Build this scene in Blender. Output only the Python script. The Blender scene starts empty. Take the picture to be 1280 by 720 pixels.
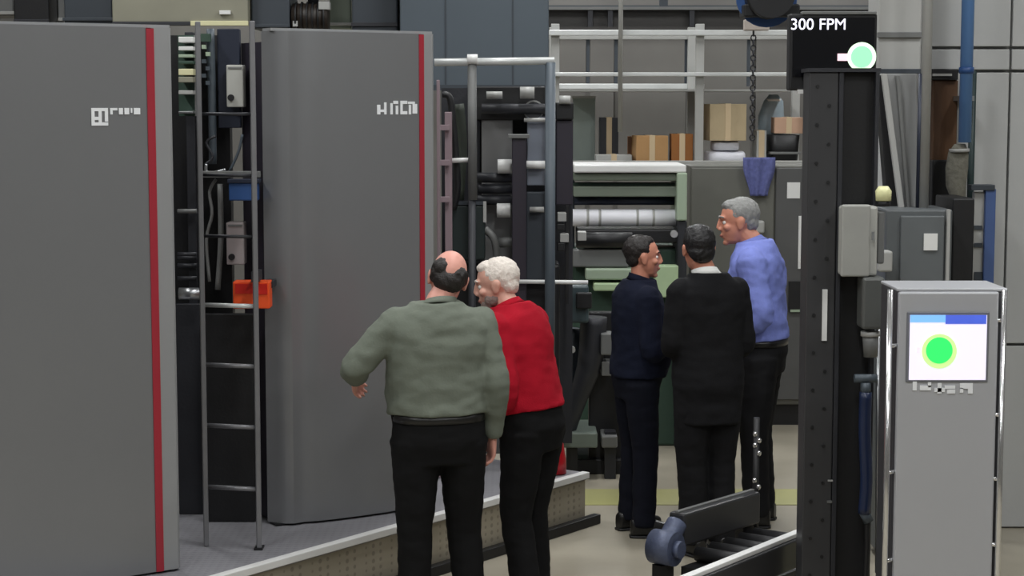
import bpy, bmesh, math, random
from mathutils import Vector, Matrix, noise
random.seed(7)
C = bpy.context.scene.collection
R = math.radians
# ------------------------------------------------------------------ camera
FOC, HZ, CAMZ = 2300.0, 130.0, 2.4          # focal length and horizon row for a 1280x720 frame; eye height in metres
PITCH = math.atan((360 - HZ) / FOC)
cam = bpy.data.cameras.new('camera'); cam.sensor_width = 36.0; cam.lens = 36.0 * FOC / 1280.0
cam.clip_end = 200
camo = bpy.data.objects.new('camera', cam); C.objects.link(camo)
camo.location = (0, 0, CAMZ); camo.rotation_euler = (math.pi / 2 - PITCH, 0, 0)
bpy.context.scene.camera = camo
# ------------------------------------------------------------------ world, exposure
w = bpy.data.worlds.new('world'); bpy.context.scene.world = w; w.use_nodes = True
w.node_tree.nodes['Background'].inputs[0].default_value = (0.75, 0.8, 0.9, 1)
w.node_tree.nodes['Background'].inputs[1].default_value = 0.05
vs = bpy.context.scene.view_settings
vs.view_transform = 'Standard'; vs.look = 'None'; vs.exposure = 0.0; vs.gamma = 1.0; vs.use_curve_mapping = False
LAMP_W = 64.0                                 # watts of one ceiling lamp
LAMPS = [(x, y) for x in (-3.2, 0.4, 3.6) for y in (0.3, 4.0, 7.5, 11.0, 15.2, 18.3)]  # the lamps nearest the camera are added to brighten the console front

# ------------------------------------------------------------------ rays
def ray(px, py):
    u = (px - 640) / FOC; v = (360 - py) / FOC
    return Vector((u, math.cos(PITCH) + v * math.sin(PITCH), v * math.cos(PITCH) - math.sin(PITCH)))
def at(px, py, Y):
    d = ray(px, py); t = Y / d.y
    return Vector((d.x * t, Y, CAMZ + d.z * t))
def atz(px, py, Z):
    d = ray(px, py); t = (Z - CAMZ) / d.z
    return Vector((d.x * t, d.y * t, Z))

# ------------------------------------------------------------------ materials
def lin(c):
    c /= 255.0
    return c / 12.92 if c <= 0.04045 else ((c + 0.055) / 1.055) ** 2.4
MATS = {}
def mat(name, rgb, rough=0.5, metal=0.0, var=0.12, scale=6.0, bump=0.0, bscale=40.0, emit=0.0, stretch=(1, 1, 1), spec=0.5):
    if name in MATS: return MATS[name]
    m = bpy.data.materials.new(name); m.use_nodes = True
    nt = m.node_tree; b = nt.nodes['Principled BSDF']
    col = [lin(v) for v in rgb]
    b.inputs['Roughness'].default_value = rough; b.inputs['Metallic'].default_value = metal
    b.inputs['Specular IOR Level'].default_value = spec
    tc = nt.nodes.new('ShaderNodeTexCoord'); mp = nt.nodes.new('ShaderNodeMapping'); mp.inputs['Scale'].default_value = stretch
    nt.links.new(tc.outputs['Object'], mp.inputs[0])
    nz = nt.nodes.new('ShaderNodeTexNoise'); nz.inputs['Scale'].default_value = scale; nz.inputs['Detail'].default_value = 5
    nt.links.new(mp.outputs[0], nz.inputs['Vector'])
    mix = nt.nodes.new('ShaderNodeMix'); mix.data_type = 'RGBA'
    mix.inputs[6].default_value = [v * (1 - var) for v in col] + [1]
    mix.inputs[7].default_value = [min(1, v * (1 + var)) for v in col] + [1]
    nt.links.new(nz.outputs['Fac'], mix.inputs[0])
    nt.links.new(mix.outputs[2], b.inputs['Base Color'])
    if emit > 0:
        nt.links.new(mix.outputs[2], b.inputs['Emission Color']); b.inputs['Emission Strength'].default_value = emit
    if bump > 0:
        n2 = nt.nodes.new('ShaderNodeTexNoise'); n2.inputs['Scale'].default_value = bscale; n2.inputs['Detail'].default_value = 3
        nt.links.new(mp.outputs[0], n2.inputs['Vector'])
        bp = nt.nodes.new('ShaderNodeBump'); bp.inputs['Strength'].default_value = bump; bp.inputs['Distance'].default_value = 0.01
        nt.links.new(n2.outputs['Fac'], bp.inputs['Height']); nt.links.new(bp.outputs[0], b.inputs['Normal'])
    MATS[name] = m
    return m
M_PANEL = mat('press_grey_paint', (130, 131, 133), 0.3, 0.35, 0.04, 2.0)
M_STRIP = mat('press_light_strip', (146, 147, 148), 0.4, 0.1, 0.05, 3)
M_RED = mat('press_red_stripe', (156, 38, 52), 0.4, 0, 0.06, 5)
M_CHROME = mat('chrome', (222, 222, 222), 0.2, 0.9, 0.05)
M_LETTER = mat('letter_white', (236, 238, 240), 0.4, 0, 0.05)
M_DARK = mat('dark_machine_paint', (44, 45, 50), 0.5, 0.1, 0.2, 5, 0.1, 60)
M_BLACK = mat('black_paint', (26, 26, 28), 0.5, 0.1, 0.2, 6, 0.08, 80)
M_NAVY = mat('navy_panel', (34, 40, 56), 0.45, 0.1, 0.15)
M_SLATE = mat('slate_panel', (78, 87, 95), 0.5, 0.1, 0.08, 2)
M_SLATE2 = mat('dark_slate_panel', (58, 64, 71), 0.5, 0.1, 0.12, 3)
M_GREY = mat('mid_grey_paint', (112, 113, 112), 0.5, 0.1, 0.1, 4)
M_LGREY = mat('light_grey_paint', (168, 168, 165), 0.5, 0.05, 0.07, 4)
M_BOXGREY = mat('junction_box_grey', (176, 176, 170), 0.5, 0.0, 0.08, 4)
M_WHITE = mat('white_enamel', (226, 226, 224), 0.4, 0, 0.05)
M_STEEL = mat('brushed_steel', (176, 178, 180), 0.32, 0.85, 0.1, 12, 0, 1, 0, (1, 1, 12))
M_ALU = mat('aluminium', (200, 200, 198), 0.35, 0.6, 0.08)
M_RAIL = mat('galvanised_rail', (205, 207, 206), 0.4, 0.3, 0.1, 8)
M_LADDER = mat('ladder_aluminium', (128, 128, 131), 0.4, 0.4, 0.1, 8)
M_OLIVE = mat('olive_beam_paint', (138, 136, 120), 0.55, 0, 0.12, 5)
M_CREAM = mat('cream_edge', (216, 212, 170), 0.5, 0, 0.06)
M_PGREEN = mat('pale_green_paint', (160, 176, 154), 0.45, 0.05, 0.08, 4)
M_GGREEN = mat('machine_green', (122, 132, 118), 0.5, 0.05, 0.1, 4)
M_TGREEN = mat('dark_green_paint', (52, 74, 62), 0.5, 0, 0.15, 4)
M_ROLL = mat('paper_roll_white', (238, 238, 244), 0.4, 0, 0.03, 6)
M_BLUE = mat('blue_paint', (42, 76, 128), 0.45, 0, 0.1, 4)
M_PIPEBLUE = mat('blue_pipe_paint', (98, 140, 196), 0.45, 0, 0.08, 4)
M_HOSE = mat('blue_hose', (28, 40, 70), 0.35, 0, 0.1, 20)
M_HUB = mat('blue_grey_hub', (84, 92, 116), 0.5, 0.2, 0.45, 30, 0.3, 40)
M_ORANGE = mat('orange_paint', (240, 84, 28), 0.5, 0, 0.08, 8)
M_REDLABEL = mat('red_label', (206, 26, 10), 0.5, 0, 0.08, 8)
M_BROWN = mat('rust_brown_board', (78, 50, 25), 0.6, 0, 0.25, 8, 0.2, 40, 0, (1, 1, 0.2))
M_CARD = mat('cardboard', (178, 138, 92), 0.8, 0, 0.12, 8, 0.1, 60)
M_CARD2 = mat('pale_cardboard', (182, 164, 132), 0.8, 0, 0.1, 8, 0.1, 60)
M_CARD3 = mat('brown_cardboard', (150, 96, 48), 0.8, 0, 0.15, 8, 0.1, 60)
M_TAPE = mat('packing_tape', (206, 184, 150), 0.35, 0, 0.05)
M_BAG = mat('white_sack', (232, 232, 240), 0.6, 0, 0.1, 12, 0.4, 20)
M_PLAID = mat('blue_cloth', (92, 98, 150), 0.8, 0, 0.5, 40, 0.3, 60)
M_CONSOLE = mat('console_grey', (178, 179, 183), 0.4, 0.2, 0.04, 3)
M_CONSOLE_SIDE = mat('console_side_grey', (110, 110, 114), 0.4, 0.3, 0.06, 3)
M_BEZEL = mat('bezel_grey', (120, 122, 128), 0.4, 0.2, 0.06)
M_SCREENBLACK = mat('dark_screen', (8, 9, 14), 0.25, 0, 0.1)
M_WIRE = mat('bundle_grey_cloth', (110, 108, 98), 0.8, 0, 0.4, 40, 0.6, 40)
M_YELLOW = mat('cream_lamp', (232, 230, 176), 0.4, 0, 0.05)
M_REDPLASTIC = mat('red_plastic', (178, 20, 32), 0.4, 0, 0.08, 8)
M_PINK = mat('pink_steel', (150, 132, 138), 0.45, 0.2, 0.1, 6)
M_VIOLET = mat('violet_black_paint', (52, 48, 58), 0.45, 0.1, 0.15, 6)
E_WHITE = mat('screen_white', (232, 226, 246), 0.4, 0, 0.02, emit=0.7)
E_SKY = mat('screen_light_blue', (120, 176, 240), 0.4, 0, 0.05, emit=0.8)
E_BLUE = mat('screen_blue', (70, 92, 196), 0.4, 0, 0.25, 12, emit=0.8)
E_GREEN = mat('screen_green', (52, 226, 104), 0.4, 0, 0.05, emit=0.8)
E_LIME = mat('screen_lime', (200, 240, 150), 0.4, 0, 0.04, emit=0.7)
E_MINT = mat('screen_mint', (150, 236, 178), 0.4, 0, 0.04, emit=0.85)
E_MINT2 = mat('screen_pale_mint', (222, 255, 218), 0.4, 0, 0.04, emit=0.9)
E_PINK = mat('screen_pink', (250, 206, 214), 0.4, 0, 0.04, emit=0.9)
E_TEXT = mat('screen_text', (238, 236, 255), 0.4, 0, 0.02, emit=1.1)
E_LAMP = mat('lamp_diffuser', (255, 250, 240), 0.4, 0, 0.0, emit=6.0)

def concrete(name, rgb, dark, rough):
    m = bpy.data.materials.new(name); m.use_nodes = True; nt = m.node_tree; b = nt.nodes['Principled BSDF']
    tc = nt.nodes.new('ShaderNodeTexCoord')
    n1 = nt.nodes.new('ShaderNodeTexNoise'); n1.inputs['Scale'].default_value = 1.3; n1.inputs['Detail'].default_value = 8
    n2 = nt.nodes.new('ShaderNodeTexNoise'); n2.inputs['Scale'].default_value = 60; n2.inputs['Detail'].default_value = 4
    mix = nt.nodes.new('ShaderNodeMix'); mix.data_type = 'RGBA'
    mix.inputs[6].default_value = [lin(v) for v in dark] + [1]; mix.inputs[7].default_value = [lin(v) for v in rgb] + [1]
    rp = nt.nodes.new('ShaderNodeValToRGB'); rp.color_ramp.elements[0].position = 0.3; rp.color_ramp.elements[1].position = 0.62
    nt.links.new(tc.outputs['Object'], n1.inputs['Vector']); nt.links.new(tc.outputs['Object'], n2.inputs['Vector'])
    nt.links.new(n1.outputs['Fac'], rp.inputs[0]); nt.links.new(rp.outputs[0], mix.inputs[0])
    nt.links.new(mix.outputs[2], b.inputs['Base Color']); b.inputs['Roughness'].default_value = rough
    bp = nt.nodes.new('ShaderNodeBump'); bp.inputs['Strength'].default_value = 0.1; bp.inputs['Distance'].default_value = 0.005
    nt.links.new(n2.outputs['Fac'], bp.inputs['Height']); nt.links.new(bp.outputs[0], b.inputs['Normal'])
    return m
M_FLOOR = concrete('concrete_floor', (166, 159, 143), (146, 139, 124), 0.42)
M_WALL = concrete('painted_wall', (112, 110, 106), (102, 100, 97), 0.7)
M_WALLR = concrete('pale_wall', (186, 187, 186), (178, 179, 178), 0.6)
M_CEIL = concrete('ceiling_paint', (120, 120, 118), (108, 108, 106), 0.8)

def tread_mat(name, rgb, hole):
    """sheet metal with rows of punched holes"""
    m = bpy.data.materials.new(name); m.use_nodes = True; nt = m.node_tree; b = nt.nodes['Principled BSDF']
    tc = nt.nodes.new('ShaderNodeTexCoord')
    vo = nt.nodes.new('ShaderNodeTexVoronoi'); vo.inputs['Scale'].default_value = 26; vo.inputs['Randomness'].default_value = 0.0
    rp = nt.nodes.new('ShaderNodeValToRGB'); rp.color_ramp.elements[0].position = 0.26; rp.color_ramp.elements[1].position = 0.34
    rp.color_ramp.elements[0].color = [lin(v) for v in hole] + [1]; rp.color_ramp.elements[1].color = [lin(v) for v in rgb] + [1]
    nt.links.new(tc.outputs['Object'], vo.inputs['Vector']); nt.links.new(vo.outputs['Distance'], rp.inputs[0])
    nt.links.new(rp.outputs[0], b.inputs['Base Color']); b.inputs['Roughness'].default_value = 0.45; b.inputs['Metallic'].default_value = 0.2
    bp = nt.nodes.new('ShaderNodeBump'); bp.inputs['Strength'].default_value = 0.4; bp.inputs['Distance'].default_value = 0.004
    nt.links.new(vo.outputs['Distance'], bp.inputs['Height']); nt.links.new(bp.outputs[0], b.inputs['Normal'])
    return m
M_TREAD = tread_mat('tread_plate', (146, 145, 150), (136, 135, 140))
M_RISER = tread_mat('perforated_riser', (168, 160, 143), (142, 135, 121))  # beige stands for the floor mirrored in the steel plate

# ------------------------------------------------------------------ mesh builder
def axes_for(d, hint=None):
    d = d.normalized()
    h = hint or (Vector((0, 0, 1)) if abs(d.z) < 0.9 else Vector((1, 0, 0)))
    a = h.cross(d)
    if a.length < 1e-6: a = Vector((1, 0, 0)).cross(d)
    a.normalize(); return a, d.cross(a)
class MB:
    def __init__(s): s.v = []; s.f = []; s.smooth = []
    def add(s, vs_, fs, smooth=False):
        o = len(s.v); s.v += [Vector(p) for p in vs_]
        for f in fs: s.f.append([i + o for i in f]); s.smooth.append(smooth)
        return s
    def box(s, c, size, rotz=0.0, rot=None):
        c = Vector(c); m = rot or Matrix.Rotation(rotz, 3, 'Z'); hx, hy, hz = [q / 2 for q in size]
        vs_ = [c + m @ Vector((x, y, z)) for z in (-hz, hz) for y in (-hy, hy) for x in (-hx, hx)]
        return s.add(vs_, [(0, 2, 3, 1), (4, 5, 7, 6), (0, 1, 5, 4), (2, 6, 7, 3), (0, 4, 6, 2), (1, 3, 7, 5)])
    def prism(s, poly, z0, z1):
        n = len(poly)
        area = sum(poly[i][0] * poly[(i + 1) % n][1] - poly[(i + 1) % n][0] * poly[i][1] for i in range(n))
        if area < 0: poly = list(reversed(poly))
        vs_ = [(p[0], p[1], z0) for p in poly] + [(p[0], p[1], z1) for p in poly]
        fs = [tuple(reversed(range(n))), tuple(range(n, 2 * n))] + [(i, (i + 1) % n, n + (i + 1) % n, n + i) for i in range(n)]
        return s.add(vs_, fs)
    def cyl(s, p1, p2, r1, r2=None, seg=16):
        p1 = Vector(p1); p2 = Vector(p2); r2 = r1 if r2 is None else r2
        a, b = axes_for(p2 - p1); vs_ = []
        for p, r in ((p1, r1), (p2, r2)):
            for i in range(seg):
                t = 2 * math.pi * i / seg; vs_.append(p + a * (r * math.cos(t)) + b * (r * math.sin(t)))
        s.add(vs_, [(i, (i + 1) % seg, seg + (i + 1) % seg, seg + i) for i in range(seg)], True)
        o = len(s.v) - 2 * seg
        s.f.append([o + i for i in reversed(range(seg))]); s.smooth.append(False)
        s.f.append([o + seg + i for i in range(seg)]); s.smooth.append(False)
        return s
    def tube(s, path, radii, seg=14, sub=4):
        pts = [Vector(p) for p in path]
        if not isinstance(radii, (list, tuple)): radii = [radii] * len(pts)
        P, Q = [], []
        n = len(pts)
        for i in range(n - 1):
            p0 = pts[max(0, i - 1)]; p1 = pts[i]; p2 = pts[i + 1]; p3 = pts[min(n - 1, i + 2)]
            for k in range(sub):
                t = k / sub
                P.append(0.5 * (2 * p1 + (p2 - p0) * t + (2 * p0 - 5 * p1 + 4 * p2 - p3) * t * t + (-p0 + 3 * p1 - 3 * p2 + p3) * t ** 3))
                Q.append(radii[i] * (1 - t) + radii[i + 1] * t)
        P.append(pts[-1]); Q.append(radii[-1])
        a = None; vs_ = []
        for i, p in enumerate(P):
            d = (P[min(i + 1, len(P) - 1)] - P[max(i - 1, 0)])
            if a is None: a, b = axes_for(d)
            else:
                d = d.normalized(); a = (a - d * a.dot(d)).normalized(); b = d.cross(a)
            for k in range(seg):
                t = 2 * math.pi * k / seg; vs_.append(p + a * (Q[i] * math.cos(t)) + b * (Q[i] * math.sin(t)))
        m = len(P)
        fs = [(i * seg + k, i * seg + (k + 1) % seg, (i + 1) * seg + (k + 1) % seg, (i + 1) * seg + k) for i in range(m - 1) for k in range(seg)]
        o = len(s.v); s.add(vs_, fs, True)
        s.f.append([o + i for i in reversed(range(seg))]); s.smooth.append(False)
        s.f.append([o + (m - 1) * seg + i for i in range(seg)]); s.smooth.append(False)
        return s
    def rings(s, rs, seg=28, ex=2.0):
        """loft of closed rings: (centre, axis a * rx, axis b * ry)"""
        vs_ = []
        for c, a, b in rs:
            for k in range(seg):
                t = 2 * math.pi * k / seg; ct, st = math.cos(t), math.sin(t)
                x = math.copysign(abs(ct) ** (2 / ex), ct); y = math.copysign(abs(st) ** (2 / ex), st)
                vs_.append(Vector(c) + a * x + b * y)
        m = len(rs); o = len(s.v)
        s.add(vs_, [(i * seg + k, i * seg + (k + 1) % seg, (i + 1) * seg + (k + 1) % seg, (i + 1) * seg + k) for i in range(m - 1) for k in range(seg)], True)
        s.f.append([o + i for i in reversed(range(seg))]); s.smooth.append(False)
        s.f.append([o + (m - 1) * seg + i for i in range(seg)]); s.smooth.append(False)
        return s
    def ell(s, c, r, rot=None, seg=20, rg=12):
        c = Vector(c); m = rot or Matrix.Identity(3); vs_ = [c + m @ Vector((0, 0, -r[2]))]
        for j in range(1, rg):
            ph = -math.pi / 2 + math.pi * j / rg
            for k in range(seg):
                t = 2 * math.pi * k / seg
                vs_.append(c + m @ Vector((r[0] * math.cos(ph) * math.cos(t), r[1] * math.cos(ph) * math.sin(t), r[2] * math.sin(ph))))
        vs_.append(c + m @ Vector((0, 0, r[2]))); N = len(vs_) - 1; fs = []
        for k in range(seg):
            fs.append((0, 1 + (k + 1) % seg, 1 + k)); fs.append((N, N - seg + k, N - seg + (k + 1) % seg))
            for j in range(rg - 2):
                fs.append((1 + j * seg + k, 1 + j * seg + (k + 1) % seg, 1 + (j + 1) * seg + (k + 1) % seg, 1 + (j + 1) * seg + k))
        return s.add(vs_, fs, True)
    def disc(s, c, r, ny, th=0.004, seg=28):
        c = Vector(c); return s.cyl(c, c + Vector(ny).normalized() * th, r, r, seg)
    def mesh(s, name, bevel=0.0):
        me = bpy.data.meshes.new(name); me.from_pydata([tuple(p) for p in s.v], [], s.f)
        me.polygons.foreach_set('use_smooth', s.smooth); me.update()
        if bevel > 0:
            bm = bmesh.new(); bm.from_mesh(me)
            es = [e for e in bm.edges if len(e.link_faces) == 2 and e.calc_face_angle(0) > 0.6]
            bmesh.ops.bevel(bm, geom=es, offset=bevel, segments=2, affect='EDGES', profile=0.5, clamp_overlap=True)
            bm.to_mesh(me); bm.free()
        return me

WM = {}                                       # world matrix of each top-level object
def thing(name, label, cat, loc=(0, 0, 0), rotz=0.0, group=None):
    o = bpy.data.objects.new(name, None); C.objects.link(o); o.empty_display_size = 0.1
    o.location = loc; o.rotation_euler = (0, 0, rotz); o['label'] = label; o['category'] = cat
    if group: o['group'] = group
    WM[o.name] = Matrix.Translation(Vector(loc)) @ Matrix.Rotation(rotz, 4, 'Z')
    return o
def link_mesh(name, me, m, parent, local=False, label=None):
    o = bpy.data.objects.new(name, me); C.objects.link(o); me.materials.append(m)
    root = parent
    while root is not None and root.parent is not None: root = root.parent
    if root is not None:
        o.parent = parent
        if not local: me.transform(WM[root.name].inverted())
    if label: o['label'] = label
    return o
def part(name, mb, m, parent, bevel=0.0, local=False, label=None, kind=None):
    o = link_mesh(name, mb.mesh(name, bevel), m, parent, local, label)
    if kind: o['kind'] = kind
    return o
def solo(name, mb, m, label, cat, bevel=0.0, group=None, kind=None):
    """a thing of one mesh, its origin at the middle of its base"""
    me = mb.mesh(name, bevel)
    xs = [v.co for v in me.vertices]
    b = Vector(((min(p.x for p in xs) + max(p.x for p in xs)) / 2, (min(p.y for p in xs) + max(p.y for p in xs)) / 2, min(p.z for p in xs)))
    me.transform(Matrix.Translation(-b))
    o = bpy.data.objects.new(name, me); C.objects.link(o); me.materials.append(m); o.location = b
    o['label'] = label; o['category'] = cat
    if group: o['group'] = group
    if kind: o['kind'] = kind
    WM[o.name] = Matrix.Translation(b)
    return o
def struct(name, mb, m, parent=None, bevel=0.0):
    o = bpy.data.objects.new(name, mb.mesh(name, bevel)); C.objects.link(o); o.data.materials.append(m)
    if parent: o.parent = parent
    else: o['kind'] = 'structure'; WM[o.name] = Matrix.Identity(4)
    return o
def span(px0, py0, px1, py1, Y):
    """x0, x1, z0, z1 of the upright rectangle at distance Y seen between two pixels"""
    my = (py0 + py1) / 2; mx = (px0 + px1) / 2
    return at(px0, my, Y).x, at(px1, my, Y).x, at(mx, py1, Y).z, at(mx, py0, Y).z
def slab(mb, px0, py0, px1, py1, Y, dep, z0=None, z1=None):
    x0, x1, a, b = span(px0, py0, px1, py1, Y)
    a = a if z0 is None else z0; b = b if z1 is None else z1
    return mb.box(((x0 + x1) / 2, Y + dep / 2, (a + b) / 2), (x1 - x0, dep, b - a))
def S(*a, **k): return slab(MB(), *a, **k)
def base(px0, px1, Y, z=0.0, dep=0.0):
    return Vector((at((px0 + px1) / 2, 360, Y).x, Y + dep / 2, z))

# ================================================================== the room
X0, X1, Y0, Y1, ZC = -6.5, 6.0, -4.0, 20.0, 5.6
struct('floor', MB().box(((X0 + X1) / 2, (Y0 + Y1) / 2, -0.1), (X1 - X0, Y1 - Y0, 0.2)), M_FLOOR)
struct('ceiling', MB().box(((X0 + X1) / 2, (Y0 + Y1) / 2, ZC + 0.1), (X1 - X0, Y1 - Y0, 0.2)), M_CEIL)
M_PAINT = concrete('worn_floor_paint', (172, 170, 112), (156, 152, 112), 0.5)
struct('trim_2', MB().box((1.2, 11.1, 0.002), (1.9, 0.45, 0.004)), M_PAINT)
struct('trim_3', MB().box((3.2, 8.6, 0.002), (2.0, 0.5, 0.004)), M_PAINT)
wb = struct('wall_back', MB().box(((X0 + X1) / 2, Y1 + 0.1, ZC / 2), (X1 - X0, 0.2, ZC)), M_WALL)
struct('wall_left', MB().box((X0 - 0.1, (Y0 + Y1) / 2, ZC / 2), (0.2, Y1 - Y0, ZC)), M_WALL)
struct('wall_right', MB().box((X1 + 0.1, (Y0 + Y1) / 2, ZC / 2), (0.2, Y1 - Y0, ZC)), M_WALL)
struct('wall_front', MB().box(((X0 + X1) / 2, Y0 - 0.1, ZC / 2), (X1 - X0, 0.2, ZC)), M_WALL)
# sheet panels of the back wall, with open joints between them
xs = [at(p, 60, Y1).x for p in (560, 660, 735, 770, 860, 942, 1010, 1100, 1190)]
for a, b in zip(xs[:-1], xs[1:]):
    struct('wall_panel', MB().box(((a + b) / 2, Y1 - 0.02, 1.6), (b - a - 0.05, 0.04, 3.2)), M_WALL, wb)
struct('trim_1', MB().box((1.5, Y1 - 0.06, 3.32), (7.0, 0.12, 0.26)), M_SLATE2)
# partition of pale sheet panels on the right
YP = 10.3
xp0 = at(1096, 200, YP).x
wp = struct('wall_partition', MB().box(((xp0 + X1) / 2, YP + 0.08, 2.3), (X1 - xp0, 0.1, 4.6)), M_WALLR)
zj = [0.0, at(1250, 430, YP).z, at(1250, 89, YP).z, at(1250, 60, YP).z, 4.6]
xj = [xp0, at(1213, 60, YP).x, at(1262, 60, YP).x, X1]
for a, b in zip(xj[:-1], xj[1:]):
    for c, d in zip(zj[:-1], zj[1:]):
        struct('sheet_panel', MB().box(((a + b) / 2, YP, (c + d) / 2), (b - a - 0.012, 0.06, d - c - 0.016)), M_WALLR, wp, 0.004)
# ceiling lamps, hung in three rows
k = 0
for (lx, ly) in LAMPS:
    t = thing('ceiling_lamp', 'long white fluorescent fixture under the ceiling in one of three rows', 'lamp', (lx, ly, ZC - 0.35), 0, 'ceiling lamps')
    part('housing', MB().box((0, 0, 0.06), (0.34, 1.5, 0.08)), M_WHITE, t, 0.01, True)
    part('diffuser', MB().box((0, 0, 0.01), (0.28, 1.44, 0.03)), E_LAMP, t, 0.01, True)
    for sy in (-0.6, 0.6): part('hanger', MB().cyl((0, sy, 0.1), (0, sy, 0.345), 0.008, seg=8), M_STEEL, t, 0, True)
    l = bpy.data.lights.new('lamp_light', 'AREA'); l.shape = 'RECTANGLE'; l.size = 0.3; l.size_y = 1.45; l.energy = LAMP_W
    l.color = (0.97, 0.99, 1.0)
    lo = bpy.data.objects.new('lamp_light', l); C.objects.link(lo); lo.parent = t; lo.location = (0, 0, -0.03)

# ================================================================== platform along the press
D = Vector((0.596, 0.803, 0)); N = Vector((0.803, -0.596, 0))
ZP = 0.3
A = atz(285, 718, ZP); B = atz(735, 591, ZP)
D = (B - A); D.z = 0; D.normalize(); N = Vector((D.y, -D.x, 0))
A0 = A - D * 3.2
def quad(p, q, wdt, z0, z1):                  # slab behind the line p-q
    return MB().prism([(p.x, p.y), (q.x, q.y), (q.x - N.x * wdt, q.y - N.y * wdt), (p.x - N.x * wdt, p.y - N.y * wdt)], z0, z1)
pf = thing('operator_platform', 'low grey tread platform running along the press with a bright front edge', 'platform', ((A0.x + B.x) / 2, (A0.y + B.y) / 2, 0))
part('deck', quad(A0 - N * 0.01, B - N * 0.01, 2.6, 0.26, ZP), M_TREAD, pf)
part('riser', quad(A0 - N * 0.02, B - N * 0.02, 0.03, 0.03, 0.26), M_RISER, pf, label='perforated steel front riser, floor reflection put into its beige colour')
part('end_plate', MB().prism([tuple((B - N * 0.05)[:2]), tuple((B - N * 2.6)[:2]), tuple((B - N * 2.6 - D * 0.02)[:2]), tuple((B - N * 0.05 - D * 0.02)[:2])], 0.0, 0.26), M_RISER, pf)
part('nosing', MB().add([], []) if False else quad(A0 + N * 0.012, B + N * 0.012, 0.05, ZP - 0.03, ZP + 0.006), M_WHITE, pf, 0.004, label='bright worn edge strip')
part('kick_rail', quad(A0 + N * 0.05, B + N * 0.05 + D * 0.06, 0.05, 0.0, 0.055), M_BLACK, pf, 0.005, label='black floor rail at the foot of the riser')

# ================================================================== press units (cover towers)
E = Vector((0.853, 0.522, 0)); MN = Vector((0.522, -0.853, 0))
def t_at(P, px):
    u = (px - 640) / FOC / math.cos(PITCH); return (u * P.y - P.x) / (E.x - E.y * u)
def press_unit(label, PL, W, ztop, r0, r1, emblem, word, body_dep):
    """PL: front left corner in plan; r0..r1: the red stripe along the front"""
    t = thing('press_unit', label, 'printing press', (PL.x + E.x * W / 2, PL.y + E.y * W / 2, ZP), 0, 'grey press towers')
    def pt(s, o): p = PL + E * s + MN * o; return (p.x, p.y)
    z0 = ZP + 0.012
    # cover panel: a rounded left edge, then a shallow convex sheet up to the stripe
    front = []
    n = 26
    for i in range(n + 1):
        s = r0 * i / n
        e = max(0.0, 1 - s / 0.1)
        o = -0.1 * e ** 2 + 0.03 * math.sin(math.pi * min(1, s / r0)) 
        o -= 0.014 * math.exp(-((s - 0.16) / 0.035) ** 2)          # the pressed groove beside the edge
        front.append(pt(s, o))
    back = [pt(r0, -0.12), pt(0.02, -0.12)]
    cv = MB().prism(front + back, z0, ztop)
    for i, f in enumerate(cv.f):
        if len(f) == 4 and i > 2: cv.smooth[i] = True
    me = cv.mesh('cover_panel')
    link_mesh('cover_panel', me, M_PANEL, t)
    me.set_sharp_from_angle(angle=R(30))
    part('red_stripe', MB().prism([pt(r0, 0.004), pt(r1, 0.004), pt(r1, -0.1), pt(r0, -0.1)], z0, ztop - 0.004), M_RED, t, label='narrow red vertical stripe')
    part('edge_strip', MB().prism([pt(r1, 0.0), pt(W - 0.015, -0.004), pt(W, -0.02), pt(W, -0.12), pt(r1, -0.12)], z0, ztop), M_STRIP, t)
    part('top_cap', MB().prism([pt(0.02, -0.03), pt(W, -0.03), pt(W, -0.13), pt(0.02, -0.13)], ztop, ztop + 0.014), M_STRIP, t)
    part('tower_body', MB().prism([pt(0.03, -0.12), pt(W - 0.03, -0.12), pt(W - 0.03, -body_dep), pt(0.03, -body_dep)], z0, ztop - 0.05), M_VIOLET, t)
    part('toe_kick', MB().prism([pt(0.01, -0.02), pt(W - 0.02, -0.02), pt(W - 0.02, -0.1), pt(0.01, -0.1)], ZP + 0.0065, z0), M_BLACK, t)
    # raised nameplate
    def off(s): return -0.1 * max(0.0, 1 - s / 0.1) ** 2 + 0.03 * math.sin(math.pi * min(1, s / r0))
    def blk(mb, s0, s1, za, zb):
        mb.prism([pt(s0, off(s0) + 0.004), pt(s1, off(s1) + 0.004), pt(s1, off(s1) - 0.01), pt(s0, off(s0) - 0.01)], za, zb); return mb
    em = MB()
    for (a, b, c, d) in emblem: blk(em, a, b, c, d)
    if em.v: part('emblem', em, M_LETTER, t)
    wd = MB()
    for (a, b, c, d) in word: blk(wd, a, b, c, d)
    part('lettering', wd, M_LETTER, t, kind='stuff')
    return t
# second tower first: its corner fixes the row
P2 = Vector((at(341, 360, 9.0).x, 9.0, 0)); W2 = t_at(P2, 545)
zt2 = at(341, 38, 9.0).z
r20, r21 = t_at(P2, 525), t_at(P2, 531)
def zat(P, px, py):
    s = t_at(P, px); q = P + E * s; return at(px, py, q.y).z
wd2 = []
for a, b, c, d in ((470, 474, 131, 143), (474, 479, 137, 140), (479, 482, 128, 143), (487, 490, 129, 143), (491, 497, 126, 130), (494, 497, 132, 143), (500, 503, 126, 143), (501, 509, 126, 130), (503, 509, 139, 143), (510, 519, 127, 130), (511, 514, 131, 143), (516, 522, 130, 142)):
    wd2.append((t_at(P2, a), t_at(P2, b), zat(P2, a, d), zat(P2, a, c)))
press_unit('second grey press tower with a red stripe, behind the man in the green shirt', P2, W2, zt2, r20, r21, [], wd2, 0.42)
PR1 = Vector((at(221, 360, 8.15).x, 8.15, 0)); W1 = 1.25
P1 = PR1 - E * W1
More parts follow.
